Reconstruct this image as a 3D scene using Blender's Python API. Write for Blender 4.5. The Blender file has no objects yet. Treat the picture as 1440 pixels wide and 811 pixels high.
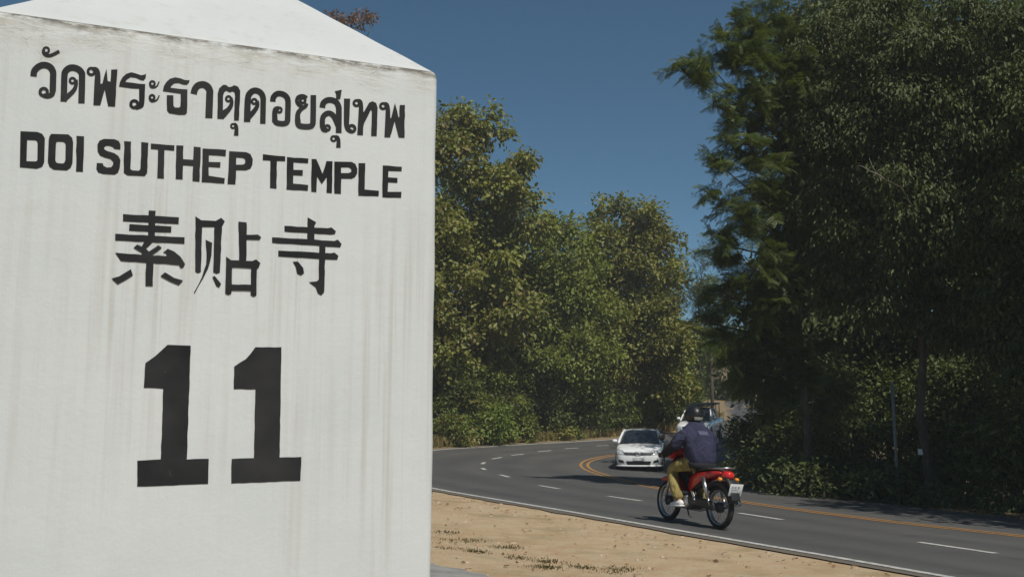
import bpy, bmesh, math, random
import numpy as np
from mathutils import Vector, Matrix

R = math.radians
scene = bpy.context.scene
COL = scene.collection

# ------------------------------------------------------------------ camera
PITCH = math.atan(206.5 / 1400)
cam_data = bpy.data.cameras.new('camera')
cam_data.sensor_width = 36.0
cam_data.lens = 35.0
cam_data.clip_start = 0.05
cam_data.clip_end = 3000
cam = bpy.data.objects.new('camera', cam_data)
cam.location = (0, 0, 1.25)
cam.rotation_euler = (math.pi / 2 + PITCH, 0, 0)
COL.objects.link(cam)
scene.camera = cam

# ------------------------------------------------------------------ sky, sun, exposure
SUN_H = Vector((0.45, -0.893))            # horizontal direction towards the sun
SUN_EL = 54.0
az = math.atan2(SUN_H.x, SUN_H.y)
world = bpy.data.worlds.new('World')
scene.world = world
world.use_nodes = True
wn = world.node_tree
wn.nodes.clear()
sky = wn.nodes.new('ShaderNodeTexSky')
sky.sky_type = 'NISHITA'
sky.sun_disc = False
sky.sun_elevation = R(SUN_EL)
sky.sun_rotation = az
sky.altitude = 900
sky.air_density = 0.8
sky.dust_density = 0.0
sky.ozone_density = 5.0
bg = wn.nodes.new('ShaderNodeBackground')
bg.inputs['Strength'].default_value = 0.07
wo = wn.nodes.new('ShaderNodeOutputWorld')
tint = wn.nodes.new('ShaderNodeMix')
tint.data_type = 'RGBA'
tint.blend_type = 'MULTIPLY'
tint.inputs[0].default_value = 1.0
tint.inputs[7].default_value = (0.80, 1.05, 0.93, 1)
wn.links.new(sky.outputs[0], tint.inputs[6])
wn.links.new(tint.outputs[2], bg.inputs[0])
wn.links.new(bg.outputs[0], wo.inputs[0])

sd = bpy.data.lights.new('sun', 'SUN')
sd.energy = 4.2
sd.angle = R(0.53)
sd.color = (1.0, 0.95, 0.86)
so = bpy.data.objects.new('sun', sd)
d = Vector((SUN_H.x * math.cos(R(SUN_EL)), SUN_H.y * math.cos(R(SUN_EL)), math.sin(R(SUN_EL))))
so.rotation_euler = d.to_track_quat('Z', 'Y').to_euler()
so.location = (20, -20, 40)
COL.objects.link(so)

vs = scene.view_settings
vs.view_transform = 'Standard'
vs.look = 'None'
vs.exposure = 0.0
vs.gamma = 1.0
vs.use_curve_mapping = False
scene.cycles.max_bounces = 6
scene.cycles.transparent_max_bounces = 8

# ------------------------------------------------------------------ helpers: materials
class NT:
    """small node-tree helper"""
    def __init__(self, name):
        self.m = bpy.data.materials.new(name)
        self.m.use_nodes = True
        self.t = self.m.node_tree
        self.t.nodes.clear()
        self.out = self.n('ShaderNodeOutputMaterial')
    def n(self, typ, **kw):
        nd = self.t.nodes.new(typ)
        for k, v in kw.items():
            if k.startswith('i_'):
                nd.inputs[k[2:].replace('_', ' ')].default_value = v
            else:
                setattr(nd, k, v)
        return nd
    def l(self, a, b):
        self.t.links.new(a, b)
    def noise(self, vec, scale, detail=4, rough=0.55, dist=0.0):
        nd = self.n('ShaderNodeTexNoise')
        nd.inputs['Scale'].default_value = scale
        nd.inputs['Detail'].default_value = detail
        nd.inputs['Roughness'].default_value = rough
        nd.inputs['Distortion'].default_value = dist
        if vec is not None:
            self.l(vec, nd.inputs['Vector'])
        return nd.outputs['Fac']
    def mapping(self, vec, scale=(1, 1, 1)):
        mp = self.n('ShaderNodeMapping')
        mp.inputs['Scale'].default_value = scale
        self.l(vec, mp.inputs['Vector'])
        return mp.outputs[0]
    def ramp(self, fac, stops):
        r = self.n('ShaderNodeValToRGB')
        el = r.color_ramp.elements
        while len(el) < len(stops):
            el.new(0.5)
        for e, (p, c) in zip(el, stops):
            e.position = p
            e.color = (c, c, c, 1) if isinstance(c, (int, float)) else (*c, 1)
        self.l(fac, r.inputs[0])
        return r.outputs[0]
    def mix(self, fac, a, b, mode='MIX'):
        mx = self.n('ShaderNodeMix', data_type='RGBA', blend_type=mode)
        for sock, val in ((mx.inputs[0], fac), (mx.inputs[6], a), (mx.inputs[7], b)):
            if hasattr(val, 'is_output') or isinstance(val, bpy.types.NodeSocket):
                self.l(val, sock)
            elif isinstance(val, (int, float)):
                sock.default_value = val if sock.type == 'VALUE' else (val, val, val, 1)
            else:
                sock.default_value = (*val, 1)
        return mx.outputs[2]
    def math(self, op, a, b=0.0, clamp=False):
        nd = self.n('ShaderNodeMath', operation=op, use_clamp=clamp)
        for sock, val in ((nd.inputs[0], a), (nd.inputs[1], b)):
            if isinstance(val, bpy.types.NodeSocket):
                self.l(val, sock)
            else:
                sock.default_value = val
        return nd.outputs[0]
    def bsdf(self, color, rough=0.6, metal=0.0, spec=0.4, bump=None, bump_s=0.3, bump_d=0.01, coat=0.0):
        p = self.n('ShaderNodeBsdfPrincipled')
        for nm, val in (('Base Color', color), ('Roughness', rough), ('Metallic', metal), ('Specular IOR Level', spec), ('Coat Weight', coat)):
            s = p.inputs[nm]
            if isinstance(val, bpy.types.NodeSocket):
                self.l(val, s)
            elif isinstance(val, (int, float)):
                s.default_value = val
            else:
                s.default_value = (*val, 1)
        if bump is not None:
            b = self.n('ShaderNodeBump')
            b.inputs['Strength'].default_value = bump_s
            b.inputs['Distance'].default_value = bump_d
            self.l(bump, b.inputs['Height'])
            self.l(b.outputs[0], p.inputs['Normal'])
        return p
    def finish(self, sh):
        self.l(sh.outputs[0] if hasattr(sh, 'outputs') else sh, self.out.inputs[0])
        return self.m
    def objco(self):
        return self.n('ShaderNodeTexCoord').outputs['Object']
    def geopos(self):
        return self.n('ShaderNodeNewGeometry').outputs['Position']

def simple_mat(name, col, rough=0.5, metal=0.0, var=0.12, scale=18, spec=0.4, coat=0.0, bump=0.0):
    """plain colour with procedural wear"""
    t = NT(name)
    co = t.objco()
    nz = t.noise(co, scale, 5)
    dark = tuple(c * (1 - var) for c in col)
    lite = tuple(min(1, c * (1 + var)) for c in col)
    c = t.mix(t.ramp(nz, [(0.3, 0.0), (0.7, 1.0)]), dark, lite)
    rr = t.ramp(nz, [(0.25, max(0, rough - 0.08)), (0.75, min(1, rough + 0.08))])
    return t.finish(t.bsdf(c, rr, metal, spec, bump=nz if bump else None, bump_s=bump, bump_d=0.005, coat=coat))

# ------------------------------------------------------------------ helpers: objects
def thing(name, label, cat, loc=(0, 0, 0), rot=(0, 0, 0), group=None):
    o = bpy.data.objects.new(name, None)
    o.empty_display_size = 0.2
    COL.objects.link(o)
    o.location = loc
    o.rotation_euler = rot
    o['label'] = label
    o['category'] = cat
    if group:
        o['group'] = group
    return o

def link(name, me, mat=None, parent=None, loc=None, rot=None, kind=None):
    o = bpy.data.objects.new(name, me)
    COL.objects.link(o)
    if mat is not None and not me.materials:
        me.materials.append(mat)
    if parent is not None:
        o.parent = parent
    if loc is not None:
        o.location = loc
    if rot is not None:
        o.rotation_euler = rot
    if kind:
        o['kind'] = kind
    return o

def tag(o, label, cat, group=None):
    o['label'] = label
    o['category'] = cat
    if group:
        o['group'] = group
    return o

def mesh_py(name, v, f, smooth=False):
    me = bpy.data.meshes.new(name)
    me.from_pydata([tuple(map(float, p)) for p in v], [], [tuple(q) for q in f])
    me.update()
    if smooth:
        me.shade_smooth()
    return me

def mesh_np(name, V, F, smooth=False):
    """V (n,3), F (m,k) arrays"""
    me = bpy.data.meshes.new(name)
    V = np.asarray(V, np.float32)
    F = np.asarray(F, np.int32)
    m, k = F.shape
    me.vertices.add(len(V))
    me.vertices.foreach_set('co', V.ravel())
    me.loops.add(m * k)
    me.loops.foreach_set('vertex_index', F.ravel())
    me.polygons.add(m)
    me.polygons.foreach_set('loop_start', np.arange(0, m * k, k, dtype=np.int32))
    me.update(calc_edges=True)
    if smooth:
        me.shade_smooth()
    return me

class MB:
    """collects simple shapes into one mesh"""
    def __init__(self):
        self.v = []
        self.f = []
    def add(self, v, f):
        o = len(self.v)
        self.v += [tuple(p) for p in v]
        self.f += [tuple(i + o for i in q) for q in f]
        return self
    def box(self, c, s, rot=None, taper=1.0):
        pts = []
        for sz in (-1, 1):
            k = 1.0 if sz < 0 else taper
            for sx, sy in ((-1, -1), (1, -1), (1, 1), (-1, 1)):
                p = Vector((sx * s[0] / 2 * k, sy * s[1] / 2 * k, sz * s[2] / 2))
                if rot is not None:
                    p = rot @ p
                pts.append(p + Vector(c))
        return self.add(pts, [(3, 2, 1, 0), (4, 5, 6, 7), (0, 1, 5, 4), (1, 2, 6, 5), (2, 3, 7, 6), (3, 0, 4, 7)])
    def tube(self, pts, rad, n=8, cap=True):
        pts = [Vector(p) for p in pts]
        if not hasattr(rad, '__len__'):
            rad = [rad] * len(pts)
        v = []
        ref = None
        for i, p in enumerate(pts):
            d = (pts[min(i + 1, len(pts) - 1)] - pts[max(i - 1, 0)]).normalized()
            if ref is None:
                ref = d.orthogonal().normalized()
            ref = (ref - d * ref.dot(d))
            ref = ref.normalized() if ref.length > 1e-6 else d.orthogonal().normalized()
            b = d.cross(ref)
            for k in range(n):
                a = 2 * math.pi * k / n
                v.append(p + (ref * math.cos(a) + b * math.sin(a)) * rad[i])
        f = []
        for i in range(len(pts) - 1):
            for k in range(n):
                f.append((i * n + k, i * n + (k + 1) % n, (i + 1) * n + (k + 1) % n, (i + 1) * n + k))
        if cap:
            f.append(tuple(range(n - 1, -1, -1)))
            f.append(tuple(range((len(pts) - 1) * n, len(pts) * n)))
        return self.add(v, f)
    def lathe(self, prof, c=(0, 0, 0), axis='y', n=24, closed=False):
        """prof list of (radius, along)"""
        v = []
        m = len(prof)
        for k in range(n):
            a = 2 * math.pi * k / n
            for r, h in prof:
                x, z = r * math.cos(a), r * math.sin(a)
                p = {'y': (x, h, z), 'x': (h, x, z), 'z': (x, z, h)}[axis]
                v.append((p[0] + c[0], p[1] + c[1], p[2] + c[2]))
        f = []
        for k in range(n):
            k2 = (k + 1) % n
            for i in range(m if closed else m - 1):
                j = (i + 1) % m
                f.append((k * m + i, k * m + j, k2 * m + j, k2 * m + i))
        return self.add(v, f)
    def loft(self, secs, cap=True, closed=True):
        n = len(secs[0])
        v = [p for s in secs for p in s]
        f = []
        for i in range(len(secs) - 1):
            for k in range(n if closed else n - 1):
                f.append((i * n + k, i * n + (k + 1) % n, (i + 1) * n + (k + 1) % n, (i + 1) * n + k))
        if cap and closed:
            f.append(tuple(range(n - 1, -1, -1)))
            f.append(tuple(range((len(secs) - 1) * n, len(secs) * n)))
        return self.add(v, f)
    def prism(self, poly, y0, y1):
        """polygon in x,z extruded along y"""
        n = len(poly)
        v = [(p[0], y0, p[1]) for p in poly] + [(p[0], y1, p[1]) for p in poly]
        f = [tuple(range(n)), tuple(range(2 * n - 1, n - 1, -1))]
        for k in range(n):
            f.append((k, k + n, (k + 1) % n + n, (k + 1) % n))
        return self.add(v, f)
    def build(self, name, mat, parent=None, smooth=False, bevel=0.0, sub=0, seg=2, loc=None, rot=None, kind=None):
        me = mesh_py(name, self.v, self.f, smooth)
        bm = bmesh.new()
        bm.from_mesh(me)
        bmesh.ops.recalc_face_normals(bm, faces=bm.faces)
        bm.to_mesh(me)
        bm.free()
        o = link(name, me, mat, parent, loc, rot, kind)
        if bevel:
            md = o.modifiers.new('bevel', 'BEVEL')
            md.width = bevel
            md.segments = seg
            md.limit_method = 'ANGLE'
            md.angle_limit = R(35)
            me.shade_smooth()
        if sub:
            md = o.modifiers.new('subsurf', 'SUBSURF')
            md.levels = sub
            md.render_levels = sub
            me.shade_smooth()
        return o

def copy_tree(o, parent=None):
    c = o.copy()
    COL.objects.link(c)
    if parent is not None:
        c.parent = parent
    for ch in list(o.children):
        copy_tree(ch, c)
    return c

# ------------------------------------------------------------------ terrain height
def rise(y):
    y = np.asarray(y, float)
    r = np.where(y < 33, 0.0, np.where(y < 54, 0.0024 * (y - 33) ** 2, 1.0584 + 0.1 * (y - 54)))
    return np.minimum(r, 1.0584 + 0.1 * 96)

def G(x, y):
    """height of the sloping ground: banked down towards +x, climbing beyond the bend"""
    x = np.clip(np.asarray(x, float), -45, 60)
    return 0.1038 - 0.04585 * x + 0.0024 * np.clip(y, -40, 150) + rise(y)

def g(x, y):
    return float(G(x, y))

def at(u, v, Y):
    """world point that lies Y metres ahead along the line of sight of a photo pixel"""
    c, s = math.cos(PITCH), math.sin(PITCH)
    a, b = (u - 720) / 1400, (405.5 - v) / 1400
    r = Vector((a, c - b * s, s + b * c)) * (Y / (c - b * s))
    return r + Vector((0, 0, 1.25))

def catmull(P, n=6):
    P = np.array(P, float)
    E = np.vstack([2 * P[0] - P[1], P, 2 * P[-1] - P[-2]])
    out = []
    for i in range(1, len(E) - 2):
        p0, p1, p2, p3 = E[i - 1:i + 3]
        for k in range(n):
            t = k / n
            out.append(.5 * (2 * p1 + (p2 - p0) * t + (2 * p0 - 5 * p1 + 4 * p2 - p3) * t * t + (3 * p1 - p0 - 3 * p2 + p3) * t ** 3))
    out.append(P[-1])
    return np.array(out)

def resample(P, step):
    d = np.r_[0, np.cumsum(np.linalg.norm(np.diff(P, axis=0), axis=1))]
    s = np.arange(0, d[-1], step)
    return np.stack([np.interp(s, d, P[:, i]) for i in range(P.shape[1])], 1)

def normals2(P):
    t = np.gradient(P, axis=0)
    t /= np.linalg.norm(t, axis=1)[:, None]
    return np.stack([t[:, 1], -t[:, 0]], 1)      # to the right of travel

# ------------------------------------------------------------------ ground, road, markings
WHITE = resample(catmull([(14.2, -10), (11.6, -4.8), (9.0, 0.2), (6.2, 5.5), (3.72, 10.3), (2.45, 12.6), (.87, 15.53), (-.25, 17.5), (-1.5, 19.8), (-3.0, 23.4),
    (-4.1, 28), (-4.6, 33), (-4.4, 38.5), (-3.33, 43.4), (-1.94, 45.75), (.7, 49.2), (5.35, 53.95), (9.1, 58.2), (13, 64.5), (16, 73), (18, 83), (20.5, 94), (26, 106)]), .5)
YELLOW = resample(catmull([(18.2, -4), (15.4, 1.0), (12.2, 7.0), (9.4, 12.0), (7.4, 14.9), (6.01, 16.9), (4.55, 20.3), (3.35, 25.2), (2.9, 29.5), (2.68, 34.1), (2.7, 37.7),
    (3.0, 40.6), (3.65, 43.2), (4.75, 45.6), (7.6, 49.4), (11.2, 53.6), (15.2, 58.6), (18.6, 65), (21.4, 73), (23.6, 83), (26, 93), (31, 103)]), .5)
DASH = [[(5.72, 12.1), (5.22, 13.1)], [(4.22, 15.9), (3.78, 16.95)], [(2.42, 19.0), (1.9, 20.0)], [(1.02, 21.9), (.62, 22.9)], [(-.08, 26.5), (-.32, 27.7)],
    [(-.82, 30.8), (-.95, 32.2)], [(-1.06, 35.6), (-1.0, 37.0)], [(-.78, 39.6), (-.42, 40.9)], [(-.02, 42.5), (.5, 43.6)], [(1.15, 45.4), (1.8, 46.4)],
    [(2.5, 47.8), (3.2, 48.6)], [(4.2, 50.1), (4.9, 50.8)], [(8.2, 8.2), (7.6, 9.3)]]

# asphalt between the jittered outer edge and the inner edge
def param(P, n):
    d = np.r_[0, np.cumsum(np.linalg.norm(np.diff(P, axis=0), axis=1))]
    s = np.linspace(0, d[-1], n)
    return np.stack([np.interp(s, d, P[:, i]) for i in range(2)], 1)
rng = np.random.default_rng(3)
NR = 420
outer = WHITE - normals2(WHITE) * 0.28
inner = YELLOW + normals2(YELLOW) * 4.0
# match by nearest: walk both curves with the same relative arclength on each stretch
def stretch(P, marks):
    """split P at the points nearest to marks and give each stretch the same number of samples"""
    idx = [0] + [int(np.argmin(np.linalg.norm(P - np.array(m), axis=1))) for m in marks] + [len(P) - 1]
    out = []
    for a, b in zip(idx[:-1], idx[1:]):
        out.append(param(P[a:b + 1], 80)[:-1])
    out.append(P[-1:])
    return np.vstack(out)
oc = stretch(outer, [(2.2, 12.5), (-1.8, 19.8), (-4.8, 33), (-3.5, 43.6), (5.1, 54.2)])
ic = stretch(inner, [(9.8, 19.2), (7.3, 26.5), (6.7, 35), (6.6, 41), (11.0, 47.5)])
jit = np.convolve(rng.normal(0, 1, len(oc)), np.ones(5) / 5, 'same') * 0.06
oc = oc - normals2(oc) * jit[:, None]
NC = 12
T = np.linspace(0, 1, NC)
XY = oc[:, None, :] * (1 - T[None, :, None]) + ic[:, None, :] * T[None, :, None]
Z = G(XY[..., 0], XY[..., 1])
V = np.concatenate([XY, Z[..., None]], 2).reshape(-1, 3)
n0 = len(oc)
F = np.array([(i * NC + k, i * NC + k + 1, (i + 1) * NC + k + 1, (i + 1) * NC + k) for i in range(n0 - 1) for k in range(NC - 1)])

t = NT('asphalt')
co = t.geopos()
big = t.noise(co, 0.22, 4)
mid = t.noise(co, 1.7, 5)
fine = t.noise(co, 60, 3, 0.7)
c = t.mix(t.ramp(big, [(.35, 0.), (.65, 1.)]), (.056, .057, .058), (.082, .082, .080))
c = t.mix(t.ramp(mid, [(.45, 0.), (.75, .55)]), c, (.094, .090, .085))
c = t.mix(t.ramp(fine, [(.35, 0.), (.8, .8)]), c, (.13, .125, .115))
vor = t.n('ShaderNodeTexVoronoi', feature='DISTANCE_TO_EDGE')
vor.inputs['Scale'].default_value = 0.55
wv = t.n('ShaderNodeMix', data_type='VECTOR')
t.l(co, wv.inputs[4])
nzv = t.n('ShaderNodeTexNoise')
nzv.inputs['Scale'].default_value = 1.2
t.l(co, nzv.inputs['Vector'])
t.l(nzv.outputs['Color'], wv.inputs[5])
wv.inputs[0].default_value = 0.35
t.l(wv.outputs[1], vor.inputs['Vector'])
crack = t.ramp(vor.outputs['Distance'], [(0.0, 1.), (0.012, 0.)])
crackm = t.math('MULTIPLY', crack, t.ramp(mid, [(.5, 0.), (.6, .6)]))
c = t.mix(crackm, c, (.03, .03, .03))
# tyre-polished tracks along each lane and oil drip between them
uvn = t.n('ShaderNodeUVMap')
uvn.uv_map = 'UVMap'
sp = t.n('ShaderNodeSeparateXYZ')
t.l(uvn.outputs[0], sp.inputs[0])
wob_ = t.math('ADD', sp.outputs[0], t.math('MULTIPLY', t.math('SUBTRACT', big, .5), .05))
trk = t.ramp(wob_, [(.05, 0.), (.10, .8), (.15, .1), (.24, .75), (.31, .05), (.40, .8), (.46, .15), (.54, .75), (.62, .0), (.73, .6), (.80, .2), (.88, .6), (.97, 0.)])
c = t.mix(t.math('MULTIPLY', trk, t.ramp(mid, [(.3, .25), (.7, .7)])), c, (.036, .036, .037))
c = t.mix(t.ramp(wob_, [(.0, .75), (.035, 0.)]), c, (.17, .14, .10))
ASPHALT = t.finish(t.bsdf(c, t.ramp(fine, [(.3, .62), (.8, .85)]), spec=.35, bump=fine, bump_s=.5, bump_d=.006))
road_me = mesh_np('road', V, F, True)
uvl = road_me.uv_layers.new(name='UVMap')
tt_ = np.tile(T, n0)
ss_ = np.repeat(np.arange(n0) * .5, NC)
uv = np.stack([tt_, ss_], 1)[F.ravel()]
uvl.data.foreach_set('uv', uv.astype(np.float32).ravel())
link('road', road_me, ASPHALT, kind='structure')

# worn paint
def paint_mat(name, col, wear):
    t = NT(name)
    co = t.geopos()
    f1 = t.noise(co, 14, 6, .7)
    f2 = t.noise(co, 2.5, 3)
    w = t.math('MULTIPLY', t.ramp(f1, [(.45, 0.), (.62, 1.)]), t.ramp(f2, [(.3, wear), (.7, min(1, wear * 2.2))]), True)
    c = t.mix(w, col, tuple(x * .25 + .05 for x in col))
    return t.finish(t.bsdf(c, .6, spec=.35))
PAINT_W = paint_mat('white_road_paint', (.52, .51, .485), .4)
PAINT_Y = paint_mat('yellow_road_paint', (.44, .22, .055), .45)

def strip(P, w, off=0.0, dz=.006):
    P = np.asarray(P, float)
    n = normals2(P)
    a, b = P + n * (off - w / 2), P + n * (off + w / 2)
    v, f = [], []
    for p, q in zip(a, b):
        v.append((p[0], p[1], g(*p) + dz))
        v.append((q[0], q[1], g(*q) + dz))
    for i in range(len(P) - 1):
        f.append((2 * i, 2 * i + 1, 2 * i + 3, 2 * i + 2))
    return v, f
mb = MB()
mb.add(*strip(WHITE[WHITE[:, 1] < 60], .13))
mb.build('edge_line', PAINT_W, kind='structure')
for off in (-.13, .13):
    mb = MB()
    mb.add(*strip(YELLOW, .11, off))
    mb.build('centre_line', PAINT_Y, kind='structure')
for a, b in DASH:
    P = np.linspace(a, b, 6)
    MB().add(*strip(P, .13)).build('lane_dash', PAINT_W, kind='structure')

# ground sheet, finer near the camera
def graded(lo, hi, c0, step, grow):
    a = [c0]
    s = step
    while a[-1] < hi:
        a.append(a[-1] + s); s *= grow
    b = [c0]
    s = step
    while b[-1] > lo:
        b.append(b[-1] - s); s *= grow
    return np.array(sorted(set(b + a)))
gx = graded(-900, 900, 1.0, .3, 1.045)
gy = graded(-600, 1500, 12.0, .35, 1.035)
GX, GY = np.meshgrid(gx, gy)
GZ = G(GX, GY) - .014
# distance to the asphalt, used to let the ground roll a little off the road
PTS = np.vstack([XY[::6, ::3].reshape(-1, 2)])
dist = np.full(GX.shape, 1e9)
for p in PTS:
    dist = np.minimum(dist, (GX - p[0]) ** 2 + (GY - p[1]) ** 2)
dist = np.sqrt(dist)
rough = (np.sin(GX * 1.3 + 2 * np.sin(GY * .7)) * np.sin(GY * 1.1 + GX * .4)) * .03 + np.sin(GX * 5.1 + GY * 2) * np.sin(GY * 4.3 - GX) * .008
GZ += rough * np.clip((dist - .8) / 2, 0, 1)
inside_far = (GY > 44) & (GX < 9 + (GY - 58) * .45)
GZ += np.where(inside_far, np.clip(dist - 2.0, 0, 30) * .16, 0)
Vg = np.stack([GX, GY, GZ], 2).reshape(-1, 3)
ny, nx = GX.shape
Fg = np.array([(j * nx + i, j * nx + i + 1, (j + 1) * nx + i + 1, (j + 1) * nx + i) for j in range(ny - 1) for i in range(nx - 1)])

t = NT('dirt')
co = t.geopos()
n1 = t.noise(co, .5, 5)
n2 = t.noise(co, 3.0, 6, .65)
n3 = t.noise(co, 22, 5, .7)
n4 = t.noise(co, 110, 3, .7)
c = t.mix(t.ramp(n1, [(.35, 0.), (.65, 1.)]), (.375, .26, .152), (.45, .33, .205))
c = t.mix(t.ramp(n2, [(.42, 0.), (.62, .8)]), c, (.46, .37, .245))
c = t.mix(t.ramp(n3, [(.52, 0.), (.72, .75)]), c, (.29, .185, .095))
c = t.mix(t.ramp(n4, [(.55, 0.), (.8, .7)]), c, (.52, .45, .34))
moss = t.noise(t.mapping(co, (1.1, 1.1, 1.1)), 1.0, 5, .6)
c = t.mix(t.ramp(moss, [(.52, 0.), (.66, .55)]), c, (.23, .19, .10))
# dark forest soil away from the clearing
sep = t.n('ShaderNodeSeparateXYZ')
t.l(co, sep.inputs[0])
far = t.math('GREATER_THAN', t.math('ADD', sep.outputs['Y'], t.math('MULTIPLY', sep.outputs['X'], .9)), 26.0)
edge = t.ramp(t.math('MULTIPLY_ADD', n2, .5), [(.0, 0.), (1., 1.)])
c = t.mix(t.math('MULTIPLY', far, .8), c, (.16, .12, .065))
h = t.math('ADD', t.math('MULTIPLY', n3, .7), t.math('MULTIPLY', n4, .3))
DIRT = t.finish(t.bsdf(c, .92, spec=.15, bump=h, bump_s=.7, bump_d=.03))
link('ground', mesh_np('ground', Vg, Fg, True), DIRT, kind='structure')

# grey concrete apron at the foot of the marker
t = NT('concrete')
co = t.geopos()
n1 = t.noise(co, 4, 6, .65)
n2 = t.noise(co, 70, 4, .7)
c = t.mix(t.ramp(n1, [(.35, 0.), (.7, 1.)]), (.20, .195, .185), (.33, .32, .30))
c = t.mix(t.ramp(n2, [(.5, 0.), (.75, .6)]), c, (.16, .15, .13))
CONC = t.finish(t.bsdf(c, .85, spec=.2, bump=n2, bump_s=.5, bump_d=.008))
prng = random.Random(5)
edge_pts = catmull([(1.6, 4.5), (.9, 6.3), (.1, 8.0), (-.35, 8.9), (-1.0, 9.75), (-2.2, 10.9), (-4.5, 12.8)], 10)
v, f = [], []
nn = normals2(edge_pts)
for k, (p, q) in enumerate(zip(edge_pts, nn)):
    jt = prng.uniform(-.05, .05)
    for d_ in (0.0, .5, 1.5, 4.0, 9.0):
        x, y = p - q * (d_ + (jt if d_ == 0 else 0))
        v.append((x, y, g(x, y) + (.012 if d_ else -.03)))
for i in range(len(edge_pts) - 1):
    for k in range(4):
        f.append((i * 5 + k, i * 5 + k + 1, (i + 1) * 5 + k + 1, (i + 1) * 5 + k))
link('pavement', mesh_py('pavement', v, f, True), CONC, kind='structure')
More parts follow.
